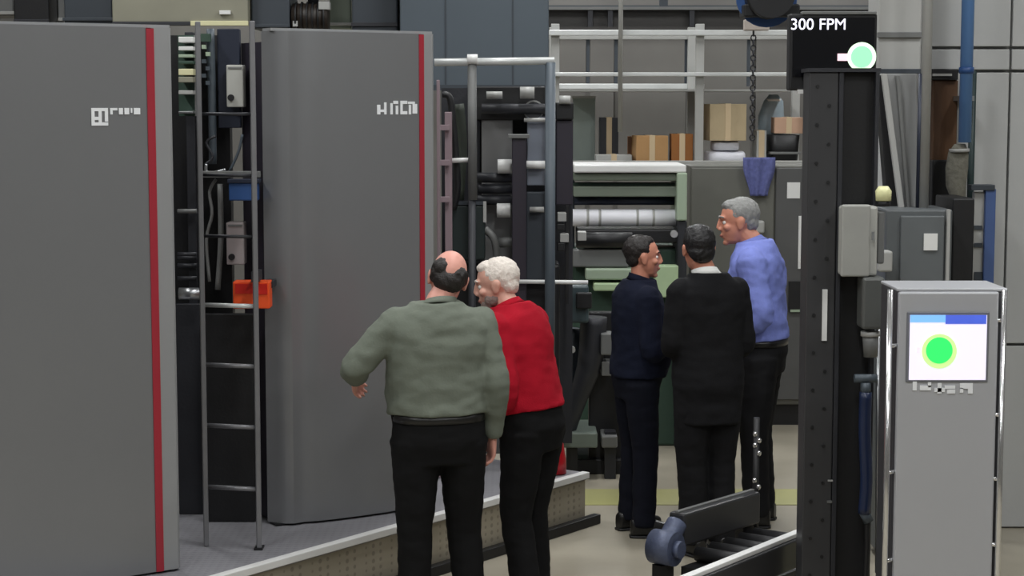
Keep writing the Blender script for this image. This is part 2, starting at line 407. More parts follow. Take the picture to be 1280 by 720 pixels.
zt1 = at(221, 35, 8.15).z
r10, r11 = t_at(P1, 188.5), t_at(P1, 198)
def bz(a, b, c, d): return (t_at(P1, a), t_at(P1, b), zat(P1, a, d), zat(P1, a, c))
em1 = [bz(117, 121, 135, 157), bz(121, 138, 135, 139), bz(121, 126, 146, 150), bz(126, 130, 139, 157), bz(134, 138, 139, 152), bz(121, 138, 153, 157)]
wd1 = [bz(141, 144, 135, 143), bz(144, 150, 135, 138), bz(152, 157, 135, 143), bz(159, 165, 135, 143), bz(167, 169, 135, 141), bz(171, 179, 135, 143)]
press_unit('nearest grey press tower with a red stripe and square emblem at the frame edge', P1, W1, zt1, r10, r11, em1, wd1, 0.6)

# ------------------------------------------------------------------ recess between the towers
fr = thing('inking_frame', 'black machine frame filling the recess behind the ladder', 'machine', base(190, 300, 9.5, ZP))
part('back_plate', S(150, 60, 290, 600, 9.5, 0.08, z0=ZP + 0.002, z1=2.75), M_BLACK, fr)
part('lower_panel', S(256, 392, 318, 672, 9.12, 0.03, z0=ZP + 0.002), M_BLACK, fr, 0.006)
part('upper_panel', S(272, 36, 300, 160, 9.3, 0.05), M_NAVY, fr, 0.004, label='navy blue upper panel')
part('side_channel', S(236, 40, 247, 672, 9.35, 0.1, z0=ZP + 0.002), M_DARK, fr, 0.004)
part('side_channel', S(222, 380, 252, 672, 9.3, 0.04, z0=ZP + 0.002), M_DARK, fr, 0.004)
for i, y in enumerate((318, 332, 348, 322, 264)):
    part('cross_tube', MB().cyl(at(222, y, 9.32), at(246, y, 9.32), 0.012, seg=10), M_DARK if i != 4 else M_GREY, fr)
part('cross_bar', S(250, 214, 326, 222, 9.1, 0.04), M_GREY, fr, 0.003)
part('silver_tube', MB().cyl(at(224, 367, 9.1), at(252, 367, 9.1), 0.03, seg=16), M_STEEL, fr, label='short bright silver tube')
part('pipe', MB().tube([at(263, 36, 9.28), at(265, 120, 9.28), at(266, 205, 9.28)], 0.02), M_SLATE, fr, label='blue grey pipe')
part('pipe', MB().tube([at(275, 230, 9.25), at(276, 300, 9.25), at(272, 362, 9.25)], 0.014), M_GREY, fr)
part('pipe', MB().tube([at(258, 205, 9.15), at(258, 214, 9.15), at(266, 216, 9.15), at(282, 212, 9.15)], 0.008, seg=8), M_STEEL, fr)
part('cable', MB().tube([at(270, 224, 9.16), at(262, 240, 9.16), at(265, 268, 9.16), at(258, 300, 9.16), at(262, 352, 9.16)], 0.008, seg=8), M_GREY, fr)
part('cable', MB().tube([at(303, 168, 9.2), at(298, 190, 9.2), at(287, 214, 9.2)], 0.007, seg=8), M_SLATE, fr)
part('cable', MB().tube([at(270, 170, 9.2), at(258, 178, 9.2), at(266, 196, 9.2), at(256, 206, 9.2)], 0.007, seg=8), M_DARK, fr)
# slats of the lit tray stack at the top of the recess
tr = thing('tray_stack', 'stack of narrow white and green trays at the top of the recess', 'rack', base(222, 242, 9.3, at(232, 112, 9.3).z))
for y0, y1, m in ((46, 53, M_WHITE), (58, 63, M_WHITE), (68, 72, M_PGREEN), (76, 80, M_TGREEN), (86, 94, M_CREAM), (96, 103, M_OLIVE), (113, 118, M_LGREY), (139, 142, M_STEEL)):
    part('tray', S(223, y0, 241, y1, 9.12, 0.14), m, tr, 0.003)
part('post', S(243, 44, 246, 145, 9.2, 0.03), M_GREY, tr)
part('back_board', S(223, 44, 243, 145, 9.26, 0.02), M_TGREEN, tr)
part('green_tray', S(250, 42, 262, 52, 9.2, 0.05), M_TGREEN, tr)
for i in range(6): part('connector', S(252 + (i % 2) * 5, 56 + i * 9, 257 + (i % 2) * 5, 61 + i * 9, 9.2, 0.03), M_SLATE if i > 1 else M_PGREEN, tr)
def ctl(name, px0, py0, px1, py1, Y, dep, m, label, cat, knob):
    t = thing(name, label, cat, base(px0, px1, Y, at(px0, py1, Y).z, dep))
    part('body', S(px0, py0, px1, py1, Y, dep), m, t, 0.006)
    kx, ky = knob
    part('knob', MB().disc(at(kx, ky, Y), 0.016, (0, -1, 0), 0.02, 14), M_BLACK, t)
    part('lid_seam', S(px0 + 2, py0 + 3, px1 - 2, py0 + 5, Y - 0.004, 0.006), M_GREY, t)
    return t
ctl('control_box', 283, 81, 304, 134, 9.2, 0.092, M_BOXGREY, 'upper pale grey control box in the recess, near the tower top', 'box', (289, 122))
ctl('control_box', 283, 278, 305, 331, 9.18, 0.1, mat('pinkish_box', (160, 150, 150), 0.5), 'lower pinkish grey control box in the recess above the orange box', 'box', (290, 321))
bb = thing('terminal_box', 'small dark blue box mounted behind the ladder', 'box', base(285, 331, 9.02, at(300, 251, 9.02).z))
part('body', S(286, 228, 322, 251, 9.02, 0.07), M_BLUE, bb, 0.006)
part('lid', S(284, 224, 324, 229, 9.01, 0.08), M_NAVY, bb, 0.003)
ob = thing('orange_box', 'orange box with red labels hung beside the ladder', 'box', base(290, 338, 8.83, at(300, 386, 8.83).z))
part('body', S(291, 352, 337, 386, 8.83, 0.1), M_ORANGE, ob, 0.006)
part('label_plate', S(294, 355, 317, 367, 8.824, 0.008), M_REDLABEL, ob)
part('label_plate', S(320, 355, 334, 368, 8.824, 0.008), M_REDLABEL, ob)
part('bracket', S(314, 340, 322, 353, 8.7, 0.16), M_DARK, ob)
part('bracket', S(328, 352, 341, 360, 8.9, 0.14), M_DARK, ob)
# ladder
lb0 = atz(258, 682, ZP); lb1 = atz(324, 686, ZP)
lt = thing('ladder', 'aluminium ladder standing in the recess between the press towers', 'ladder', (lb0 + lb1) / 2)
lz = at(318, 26, lb1.y).z
for p in (lb0, lb1):
    part('rail', MB().box((p.x, p.y, (ZP + lz) / 2), (0.024, 0.05, lz - ZP - 0.002), 0.2), M_LADDER, lt, 0.004)
z = at(290, 610, lb0.y).z
for yy in (610, 533, 457, 382):
    za = at(290, yy, (lb0.y + lb1.y) / 2).z
    part('rung', MB().cyl((lb0.x, lb0.y, za), (lb1.x, lb1.y, za), 0.011, seg=10), M_RAIL if yy == 382 else M_LADDER, lt)
for i in range(1, 4):
    za = at(290, 382 - 76.5 * i - 10, (lb0.y + lb1.y) / 2).z
    part('rung', MB().cyl((lb0.x, lb0.y, za), (lb1.x, lb1.y, za), 0.008, seg=10), M_DARK, lt)
part('foot_pad', MB().box((lb1.x, lb1.y, ZP + 0.006), (0.04, 0.07, 0.01)), M_BLACK, lt)

# ================================================================== above the towers
def hung(name, label, cat, px0, px1, py1, Y, dep, m, extras=(), bevel=0.01, top=ZC):
    zb = at((px0 + px1) / 2, py1, Y).z
    t = thing(name, label, cat, base(px0, px1, Y, zb, dep))
    part('shell', S(px0, 0, px1, py1, Y, dep, z0=zb, z1=top), m, t, bevel)
    for n_, args, mm in extras: part(n_, S(*args), mm, t, 0.003)
    return t
hung('overhead_duct', 'black duct above the nearest press tower', 'duct', 17, 61, 34, 13.4, 0.25, M_BLACK, [('flange', (17, 24, 61, 33, 13.38, 0.02), M_DARK)])
hung('overhead_duct', 'dark slate duct between the black duct and the olive beam', 'duct', 80, 140, 32, 13.2, 0.5, M_SLATE2, [('flange', (78, 22, 142, 26, 13.18, 0.02), M_SLATE2)])
hung('overhead_duct', 'grey duct standing at the top corner beside the black duct', 'duct', -60, 16, 20, 13.6, 0.4, M_GREY, [('flange', (-60, 14, 18, 18, 13.58, 0.02), M_LGREY)])
hung('overhead_duct', 'dull grey duct squeezed between black and slate ducts', 'duct', 61, 80, 34, 13.7, 0.4, M_GREY, [('flange', (60, 22, 82, 26, 13.68, 0.02), M_LGREY)])
ol = hung('overhead_beam', 'olive grey overhead box beam with a cream lower edge', 'beam', 140, 310, 28, 13.0, 0.6, M_OLIVE, [('edge_trim', (238, 26, 310, 32, 12.98, 0.03), M_CREAM), ('edge_trim', (140, 27, 238, 32, 12.98, 0.03), M_DARK), ('small_lamp', (274, 13, 288, 18, 12.97, 0.03), M_WHITE)])
hung('overhead_duct', 'dark slate duct to the right of the olive beam', 'duct', 314, 362, 36, 13.1, 0.5, M_SLATE2, [('flange', (315, 30, 362, 34, 13.08, 0.02), M_SLATE2)])
mo = thing('hoist_motor', 'brown black hoist motor above the second press tower', 'motor', base(364, 411, 13.0, at(390, 36, 13.0).z))
mz = at(388, 20, 13.0)
part('motor_body', MB().cyl(at(366, 22, 13.2), at(411, 22, 13.2), 0.1, seg=20), mat('motor_brown', (40, 32, 26), 0.5), mo)
for i in range(6): part('cooling_fin', MB().cyl(at(370 + i * 7, 22, 13.2), at(372 + i * 7, 22, 13.2), 0.112, seg=20), M_BLACK, mo)
part('hanger', MB().cyl((mz.x, 13.2, mz.z), (mz.x, 13.2, ZC), 0.04, seg=10), M_BLACK, mo)
part('terminal_cover', S(398, 2, 412, 12, 13.1, 0.1), M_LGREY, mo, 0.004)
part('hook_plate', S(366, 26, 372, 33, 13.1, 0.04), M_LGREY, mo)
hung('overhead_duct', 'speckled grey green duct behind the hoist motor', 'duct', 412, 439, 36, 13.6, 0.4, M_GGREEN, [('flange', (412, 28, 439, 32, 13.58, 0.02), M_LGREY)])
hung('overhead_duct', 'dark slate duct beside the wide blue grey hood', 'duct', 440, 497, 44, 13.2, 0.5, M_SLATE2, [('flange', (439, 28, 497, 33, 13.18, 0.02), M_DARK)])
hd = hung('extraction_hood', 'wide blue grey sheet metal hood over the open press unit', 'hood', 500, 686, 112, 12.9, 0.9, M_SLATE)
part('seam', S(556, 0, 558, 110, 12.895, 0.01, z1=4.4), M_SLATE2, hd)
part('seam', S(640, 0, 642, 110, 12.895, 0.01, z1=4.4), M_SLATE2, hd)
part('hem', S(499, 106, 687, 113, 12.88, 0.04), M_SLATE2, hd)

# ================================================================== open press unit behind the two men
ou = thing('open_press_unit', 'open press unit with bare rollers and dark frames behind the two nearer men', 'printing press', base(548, 715, 10.7, 0.0))
YU = 10.9
part('side_frame', S(602, 148, 641, 360, YU, 0.12, z0=ZP + 0.008), mat('frame_grey', (112, 112, 112), 0.5, 0.1), ou, 0.008)
part('top_beam', S(594, 108, 690, 150, YU - 0.02, 0.4), M_BLACK, ou, 0.008)
part('front_column', S(640, 172, 658, 400, YU - 0.3, 0.12, z0=ZP + 0.008), M_VIOLET, ou, 0.006)
part('column_cap', S(635, 168, 662, 173, YU - 0.32, 0.16), M_GREY, ou, 0.003)
part('slate_door', S(659, 146, 684, 232, YU - 0.1, 0.1), mat('pale_slate_door', (120, 126, 138), 0.45, 0.1), ou, 0.006)
part('lower_door', S(658, 240, 690, 352, YU - 0.1, 0.1), M_SLATE2, ou, 0.006)
part('rear_column', S(695, 150, 716, 256, YU + 0.05, 0.14), M_VIOLET, ou, 0.006)
part('column_head', S(694, 128, 717, 150, YU + 0.02, 0.2), M_BLACK, ou, 0.01)
part('head_tube', MB().cyl(at(699, 125, YU), at(713, 125, YU), 0.025, seg=12), M_LGREY, ou)
part('back_panel', S(552, 110, 600, 330, YU + 0.25, 0.08, z0=ZP + 0.008), M_DARK, ou)
part('back_panel', S(598, 150, 716, 420, YU + 0.35, 0.1, z0=ZP + 0.008), M_DARK, ou)
for (x0, x1, y, r, m, nm) in ((608, 628, 119, 0.022, M_LGREY, 'bearing_cap'), (650, 668, 116, 0.035, M_LGREY, 'bearing_cap'), (622, 641, 208, 0.042, M_WHITE, 'roller_end'), (621, 638, 263, 0.042, M_WHITE, 'roller_end'), (657, 682, 206, 0.024, M_WHITE, 'roller'), (655, 690, 150, 0.012, M_LGREY, 'cross_tube'), (662, 680, 262, 0.016, M_LGREY, 'roller_end'), (622, 640, 303, 0.03, M_GREY, 'roller_end')):
    part(nm, MB().cyl(at(x0, y, YU - 0.14), at(x1, y, YU - 0.14), r, seg=18), m, ou)
for (x0, x1, y, r) in ((596, 640, 222, 0.03), (598, 640, 236, 0.028), (596, 640, 250, 0.03), (602, 690, 136, 0.03)):
    part('ink_roller', MB().cyl(at(x0, y, YU - 0.1), at(x1, y, YU - 0.1), r, seg=18), M_DARK, ou)
part('round_gauge', MB().disc(at(667, 138, YU - 0.05), 0.05, (0, -1, 0), 0.05, 20), M_DARK, ou)
part('gauge_rim', MB().disc(at(667, 138, YU - 0.03), 0.06, (0, -1, 0), 0.03, 20), M_LGREY, ou)
cb = part('control_panel', S(564, 256, 606, 325, YU - 0.25, 0.3), mat('teal_black', (36, 46, 46), 0.4), ou, 0.012)
part('panel_edge', S(604, 252, 608, 278, YU - 0.26, 0.02), M_LGREY, cb)
part('panel_edge', S(566, 252, 604, 256, YU - 0.26, 0.02), M_SLATE2, cb)
part('arm', MB().tube([at(606, 286, YU - 0.2), at(618, 300, YU - 0.2), at(622, 330, YU - 0.15)], 0.022), M_GREY, ou)
part('base_casting', S(556, 330, 700, 420, YU, 0.3, z0=ZP + 0.008), M_BLACK, ou, 0.02)
# uprights and hoses just past the second tower
part('pale_upright', S(556, 140, 565, 262, YU - 0.4, 0.05, z0=ZP + 0.008), M_PINK, ou, 0.004)
part('pale_upright', S(546, 100, 550, 300, YU - 0.7, 0.04, z0=ZP + 0.008), M_PINK, ou, 0.003)
for y in (156, 200, 246): part('link_plate', S(547, y, 562, y + 7, YU - 0.45, 0.03), M_PINK, ou, 0.002)
part('hose', MB().tube([at(553, 118, YU - 0.3), at(562, 122, YU - 0.3), at(566, 150, YU - 0.3), at(572, 230, YU - 0.3), at(566, 262, YU - 0.3)], 0.02), M_BLACK, ou)
part('hose', MB().tube([at(574, 130, YU - 0.2), at(578, 180, YU - 0.2), at(574, 250, YU - 0.2)], 0.028), mat('dark_moss', (48, 54, 46), 0.6), ou)
part('grab_bar', MB().cyl(at(561, 201, YU - 0.35), at(588, 200, YU - 0.35), 0.014, seg=12), M_WHITE, ou)
# feed arms, boxes and lower works between the red jumper and the navy jumper
lw = thing('web_feed_unit', 'dark web feed machine with pale boxes between the two groups of men', 'machine', base(690, 780, 11.7, 0.0))
YL = 11.7
part('top_rail', MB().cyl(at(642, 352, 10.57), at(735, 353, 10.57), 0.012, seg=12), M_WHITE, ou, label='thin bright rail')
part('drive_box', S(700, 357, 736, 404, YL - 0.25, 0.3), mat('teal_slate', (60, 74, 78), 0.45), lw, 0.015)
part('box_cover', S(720, 366, 740, 386, YL - 0.29, 0.04), M_BLACK, lw, 0.008)
part('arm_plate', MB().tube([at(742, 396, YL), at(738, 450, YL), at(722, 500, YL), at(708, 548, YL)], [0.09, 0.085, 0.06, 0.04], seg=10), M_DARK, lw)
part('arm_plate', MB().tube([at(716, 410, YL + 0.1), at(712, 470, YL + 0.1), at(704, 520, YL + 0.1)], [0.05, 0.06, 0.04], seg=10), M_SLATE2, lw)
part('bolt_head', MB().disc(at(715, 436, YL - 0.05), 0.02, (0, -1, 0), 0.06, 12), M_ALU, lw)
part('reading_head', S(751, 417, 766, 444, YL - 0.1, 0.15), M_GREY, lw, 0.008)
part('junction', S(752, 452, 768, 470, YL - 0.05, 0.15), M_GREY, lw, 0.006)
part('web_roller', MB().cyl(at(720, 300, YL + 0.2), at(790, 300, YL + 0.2), 0.05, seg=18), M_BLACK, lw)
part('side_plate', S(736, 390, 800, 560, YL + 0.15, 0.08, z0=0.0), M_BLACK, lw, 0.01)
part('foot_beam', S(704, 541, 747, 560, YL - 0.1, 0.5), mat('grey_green_beam', (110, 120, 112), 0.5), lw, 0.01)
part('foot', S(708, 560, 722, 600, YL - 0.05, 0.1, z0=0.0), M_BLACK, lw)
part('foot', S(756, 540, 770, 600, YL - 0.05, 0.1, z0=0.0), M_DARK, lw)
part('foot_block', S(752, 545, 772, 560, YL - 0.1, 0.3), M_GREY, lw, 0.01)
part('drip_tray', S(716, 575, 790, 600, YL + 0.1, 0.5, z0=0.0, z1=0.1), M_BLACK, lw, 0.01)
for (px, py) in ((697, 266), (700, 292), (722, 290)):
    part('valve_block', S(px, py, px + 11, py + 11, YU - 0.05, 0.1), M_LGREY, ou, 0.004)
part('valve_block', S(696, 280, 706, 288, YU - 0.05, 0.1), M_BLACK, ou, 0.004)
part('valve_block', S(697, 304, 706, 314, YU - 0.05, 0.1), M_BLACK, ou, 0.004)
part('valve_post', S(707, 257, 711, 380, YU - 0.02, 0.05), M_BLACK, ou)
# guard rail in front of the open unit
gr = thing('guard_rail', 'galvanised tube guard rail in front of the open press unit', 'railing', base(590, 690, 10.45, ZP))
YG = 10.5
part('top_tube', MB().cyl(at(543, 78, YG), at(693, 76, YG), 0.022, seg=14), M_RAIL, gr)
part('post', MB().cyl(at(590, 74, YG), at(591, 250, YG), 0.026, seg=14), M_GREY, gr)
q = at(688, 78, YG); part('post', MB().cyl((q.x, YG, ZP + 0.007), (q.x, YG, q.z), 0.03, seg=14), M_SLATE, gr)
q = at(590, 250, YG); part('post', MB().cyl((q.x, YG, ZP + 0.007), (q.x, YG, q.z), 0.022, seg=14), M_DARK, gr)
part('post_cap', MB().cyl(at(584, 74, YG - 0.02), at(597, 74, YG - 0.02), 0.028, seg=12), M_WHITE, gr)
# red can on the platform end
rc = atz(706, 594, ZP) - N * 0.065
can = thing('red_can', 'red plastic can with grey spout at the end of the platform', 'can', (rc.x, rc.y, ZP))
cz = ZP + 0.006
part('body', MB().rings([(Vector((rc.x, rc.y, cz)), Vector((0.062, 0, 0)), Vector((0, 0.06, 0))), (Vector((rc.x, rc.y, cz + 0.08)), Vector((0.06, 0, 0)), Vector((0, 0.058, 0))), (Vector((rc.x, rc.y, cz + 0.17)), Vector((0.045, 0, 0)), Vector((0, 0.045, 0))), (Vector((rc.x, rc.y, cz + 0.21)), Vector((0.018, 0, 0)), Vector((0, 0.018, 0)))], 20), M_REDPLASTIC, can)
part('spout', MB().tube([(rc.x, rc.y, cz + 0.2), (rc.x + 0.005, rc.y, cz + 0.25), (rc.x + 0.03, rc.y - 0.01, cz + 0.3)], [0.014, 0.011, 0.008], 10), M_GREY, can)
part('handle', MB().tube([(rc.x - 0.02, rc.y, cz + 0.19), (rc.x - 0.06, rc.y, cz + 0.18), (rc.x - 0.062, rc.y, cz + 0.1)], 0.008, 8), M_REDPLASTIC, can)

# ================================================================== rewinder with the white roll
YR = 12.7
rw = thing('rewinder', 'pale green rewinder frame carrying a white roll behind the men', 'machine', base(700, 858, YR, 0.0))
part('top_plate', S(717, 206, 858, 216, YR - 0.05, 0.6), M_WHITE, rw, 0.01)
part('front_beam', S(717, 217, 848, 226, YR, 0.3), M_GGREEN, rw, 0.008)
part('front_beam', S(717, 229, 846, 232, YR + 0.1, 0.2), M_TGREEN, rw, 0.004)
part('front_beam', S(717, 233, 848, 246, YR + 0.02, 0.3), M_GGREEN, rw, 0.008)
part('end_frame', S(846, 216, 859, 276, YR - 0.06, 0.5), M_PGREEN, rw, 0.01)
part('end_frame', S(846, 276, 858, 470, YR - 0.04, 0.4, z0=0.0), M_DARK, rw, 0.01)
part('end_frame', S(694, 216, 718, 470, YR + 0.2, 0.3, z0=0.0), M_SLATE2, rw, 0.01)
part('dark_roller', MB().cyl(at(718, 251, YR + 0.15), at(846, 251, YR + 0.15), 0.03, seg=20), M_NAVY, rw)
part('white_roll', MB().cyl(at(700, 272, YR + 0.1), at(845, 272, YR + 0.1), 0.06, seg=28), M_ROLL, rw)
for px in (733, 748, 795, 815):
    part('roll_band', MB().cyl(at(px, 272, YR + 0.1), at(px + 3, 272, YR + 0.1), 0.0615, seg=28), M_LGREY, rw)
part('shaft', MB().cyl(at(690, 272, YR + 0.1), at(852, 272, YR + 0.1), 0.02, seg=12), M_STEEL, rw)
part('lower_beam', S(724, 305, 800, 309, YR - 0.04, 0.1), M_LGREY, rw, 0.004)
part('dark_hood', S(722, 287, 850, 304, YR + 0.02, 0.4), M_BLACK, rw, 0.01)
part('green_guard', S(732, 336, 792, 350, YR - 0.06, 0.15), M_PGREEN, rw, 0.01)
part('green_guard', S(742, 354, 792, 364, YR - 0.08, 0.15), mat('bright_green_guard', (178, 200, 160), 0.4), rw, 0.01)
part('green_guard', S(818, 332, 848, 372, YR - 0.08, 0.12), mat('bright_green_guard', (178, 200, 160), 0.4), rw, 0.01)
part('body_panel', S(716, 310, 848, 460, YR + 0.1, 0.5, z0=0.0), M_TGREEN, rw, 0.02)
part('grey_panel', S(716, 312, 786, 334, YR, 0.12), M_GREY, rw, 0.01)
part('clamp', MB().disc(at(842, 292, YR - 0.1), 0.025, (0, -1, 0), 0.05, 14), M_ALU, rw)
# tall grey cabinets behind the man in the blue shirt
YC = 13.6
gc = thing('electrical_cabinet', 'tall grey electrical cabinet behind the man in the blue shirt', 'cabinet', base(860, 1008, YC, 0.0, 0.4))
part('body', S(861, 207, 1030, 525, YC + 0.02, 0.5, z0=0.16), mat('cabinet_grey', (98, 98, 92), 0.5, 0.05), gc, 0.01)
part('door', S(863, 210, 966, 525, YC, 0.03, z0=0.2), mat('cabinet_door_grey', (102, 102, 96), 0.5, 0.05), gc, 0.006)
part('door', S(968, 210, 1028, 525, YC, 0.03, z0=0.2), mat('cabinet_door_dark', (86, 86, 86), 0.5, 0.05), gc, 0.006)
part('plinth', S(864, 525, 1026, 540, YC + 0.06, 0.4, z0=0.0, z1=0.16), M_BLACK, gc)
part('notice', S(984, 228, 1000, 248, YC - 0.006, 0.01), M_WHITE, gc, label='small white paper notice')
part('white_strip', S(998, 270, 1008, 336, YC - 0.012, 0.016), M_WHITE, gc, label='narrow white strip')
scr = part('meter', S(986, 352, 1004, 390, YC - 0.02, 0.03), M_BLACK, gc)
part('meter_rim', S(1002, 352, 1005, 390, YC - 0.024, 0.01), M_PGREEN, scr)
part('meter_rim', S(988, 387, 1003, 390, YC - 0.024, 0.01), M_PGREEN, scr)
# blue checked cloth draped over the cabinet
cl = MB()
nx, nz = 14, 16
x0, x1, za, zb = span(928, 200, 968, 248, YC)
pts = []
for j in range(nz + 1):
    for i in range(nx + 1):
        fx = i / nx; fz = j / nz
        tap = 1 - 0.35 * fz + 0.1 * math.sin(5 * fz)
        pts.append(Vector(((x0 + x1) / 2 + (fx - 0.5) * (x1 - x0) * tap, YC - 0.04 - 0.014 * math.sin(fx * 16 + fz * 2), zb + 0.02 - (zb - za) * fz)))
g = lambda i, j: j * (nx + 1) + i
fs = [(g(i, j), g(i, j + 1), g(i + 1, j + 1), g(i + 1, j)) for j in range(nz) for i in range(nx)]
o2 = len(pts)
pts += [p + Vector((0, 0.012, 0)) for p in pts]
fs += [tuple(reversed([k + o2 for k in f])) for f in fs]
bd = [g(i, 0) for i in range(nx + 1)] + [g(nx, j) for j in range(1, nz + 1)] + [g(i, nz) for i in range(nx - 1, -1, -1)] + [g(0, j) for j in range(nz - 1, 0, -1)]
fs += [(bd[k], bd[(k + 1) % len(bd)], bd[(k + 1) % len(bd)] + o2, bd[k] + o2) for k in range(len(bd))]
cl.add(pts, fs, True)
solo('hanging_cloth', cl, M_PLAID, 'blue checked cloth hanging on the grey cabinet door', 'cloth')
# small white cap-like device behind the blue shirt
solo('wall_unit', S(939, 276, 956, 292, YC - 0.08, 0.078), M_LGREY, 'small white device on the cabinet behind the blue shirted shoulder', 'device', 0.015)

# ================================================================== storage rack along the back
YK = 16.5
rk = thing('storage_rack', 'galvanised storage rack with long beams along the back wall', 'rack', base(690, 1010, YK, 0.0, 0.6))
for px in (694, 875, 1012):
    for dy in (0, 0.75):
        q = at(px, 30, YK)
        part('upright', MB().box((q.x, YK + dy, q.z / 2), (0.075, 0.06, q.z)), M_LGREY, rk, 0.004)
xa, xb = at(686, 60, YK).x, at(1018, 60, YK).x
def rackbeam(py, h, m, Y, pa=686, pb=1018, nm='beam'):
    xa, xb = at(pa, py, Y).x, at(pb, py, Y).x; zz = at(850, py, Y).z
    part(nm, MB().box(((xa + xb) / 2, Y, zz), (xb - xa, 0.05, h)), m, rk, 0.006)
rackbeam(41, 0.05, M_RAIL, YK - 0.06); rackbeam(93, 0.035, M_RAIL, YK - 0.06)
rackbeam(108, 0.05, M_RAIL, YK + 0.76, 690, 880); rackbeam(46, 0.05, M_LGREY, YK + 0.76)
zz = at(850, 205, YK).z
part('shelf_board', MB().box(((xa + xb) / 2, YK + 0.38, zz - 0.012), (xb - xa, 0.8, 0.024)), M_LGREY, rk)
rackbeam(205, 0.06, M_LGREY, YK - 0.06)
zt = at(850, 112, YK + 0.76).z
part('shelf_board', MB().box(((at(700, 60, YK).x + at(990, 60, YK).x) / 2, YK + 0.4, zt - 0.012), (at(990, 60, YK).x - at(700, 60, YK).x, 0.7, 0.02)), M_LGREY, rk)
for px in (735, 770, 858, 936):
    q = at(px, 45, YK + 0.8); q2 = at(px, 108, YK + 0.8)
    part('hanging_strut', MB().box((q.x, YK + 0.8, (q.z + q2.z) / 2), (0.03, 0.03, q.z - q2.z)), M_SLATE2, rk)
q = at(776, 0, YK - 0.2)
solo('hanging_conduit', MB().cyl((q.x, YK - 0.2, at(776, 165, YK - 0.2).z), (q.x, YK - 0.2, ZC), 0.02, seg=12), M_LGREY, 'thin pale conduit dropping in front of the storage rack', 'conduit')
q = at(942, 30, YK - 0.3)
ch = thing('chain_hoist', 'dark chain hanging from a pale bracket before the storage rack', 'chain', (q.x, YK - 0.3, at(942, 175, YK - 0.3).z))
part('bracket', S(931, 24, 962, 38, YK - 0.36, 0.12), mat('bracket_beige', (170, 160, 152), 0.5), ch, 0.01)
part('hanger', MB().cyl((q.x, YK - 0.3, at(942, 26, YK - 0.3).z), (q.x, YK - 0.3, ZC), 0.012, seg=8), M_DARK, ch)
lk = MB()
z1 = at(942, 38, YK - 0.3).z; z0 = at(942, 175, YK - 0.3).z; n = 22
for i in range(n):
    zc = z1 - (z1 - z0) * (i + 0.5) / n; h = (z1 - z0) / n * 0.62; ww = 0.022
    pth = [(q.x + (ww * math.cos(a) if i % 2 else 0), YK - 0.3 + (0 if i % 2 else ww * math.cos(a)), zc + h * math.sin(a)) for a in [2 * math.pi * k / 8 for k in range(9)]]
    lk.tube(pth, 0.007, 6, 1)
part('chain_links', lk, M_DARK, ch, kind='stuff')
# dark roof truss above the rack, blue sheet beside it
tb = thing('roof_beam', 'dark steel roof beam above the storage rack', 'beam', (at(830, 20, 18.4).x, 18.4, at(830, 30, 18.4).z))
za, zb = at(830, 36, 18.4).z, at(830, 11, 18.4).z
part('web', MB().box((1.6, 18.4, (za + zb) / 2), (6.5, 0.02, zb - za)), mat('truss_dark', (54, 52, 50), 0.6), tb)
part('flange', MB().box((1.6, 18.4, za), (6.5, 0.24, 0.03)), mat('truss_dark', (54, 52, 50), 0.6), tb)
part('flange', MB().box((1.6, 18.4, zb), (6.5, 0.24, 0.03)), M_GREY, tb)
for xx in (-1.2, 1.5, 4.4): part('hanger', MB().box((xx, 18.4, (zb + ZC) / 2), (0.08, 0.08, ZC - zb)), M_SLATE2, tb)
for px in (735, 760, 862): part('stiffener', S(px, 11, px + 6, 35, 18.3, 0.1), M_DARK, tb)
bl = thing('blue_hose_reel', 'blue and black hose reel overhead to the left of the dark monitor', 'reel', base(925, 1000, 12.0, at(960, 22, 12.0).z))
c0 = at(962, -6, 12.0)
part('drum', MB().cyl(c0 + Vector((0, -0.1, 0)), c0 + Vector((0, 0.12, 0)), 0.15, seg=24), M_BLACK, bl)
part('blue_flange', MB().cyl(c0 + Vector((0, 0.13, 0)), c0 + Vector((0, 0.16, 0)), 0.2, seg=28), M_BLUE, bl)
part('frame', S(930, 5, 1000, 21, 12.0, 0.25), M_BLACK, bl, 0.01)
part('hanger', MB().box((c0.x, 12.05, (c0.z + ZC) / 2 + 0.05), (0.06, 0.06, ZC - c0.z - 0.1)), M_DARK, bl)
# goods on the rack
def carton(px0, py0, px1, py1, Y, dep, m, label, z0=None, rz=0.0, open_=False, group='cardboard boxes on the storage rack'):
    x0, x1, za, zb = span(px0, py0, px1, py1, Y)
    if z0 is not None: zb += z0 - za; za = z0
    cx, cy = (x0 + x1) / 2, Y + dep / 2
    t = thing('cardboard_box', label, 'box', (cx, cy, za), rz, group)
    part('carton', MB().box((0, 0, (zb - za) / 2), (x1 - x0, dep, zb - za)), m, t, 0.004, True)
    part('tape', MB().box((0, 0, (zb - za) / 2 + 0.002), (0.05, dep + 0.006, zb - za + 0.004)), M_TAPE, t, 0, True)
    if open_:
        w_ = (x1 - x0) / 2
        for s in (-1, 1):
            part('flap', MB().box((s * (w_ + 0.05), 0, zb - za + 0.01), (0.13, dep, 0.008), rot=Matrix.Rotation(s * 0.5, 3, 'Y')), m, t, 0, True)
    return t, zb
zs = at(850, 205, YK).z + 0.001
carton(794, 168, 834, 203, YK + 0.02, 0.35, M_CARD, 'wide tan cardboard box on the storage rack, left of the post', zs, 0.05)
carton(840, 166, 867, 203, YK + 0.05, 0.35, M_CARD3, 'darker brown cardboard box against the rack post', zs, -0.03)
carton(788, 158, 804, 190, YK + 0.45, 0.25, M_CARD3, 'small brown box half hidden behind the wide tan box', zs, 0.1)
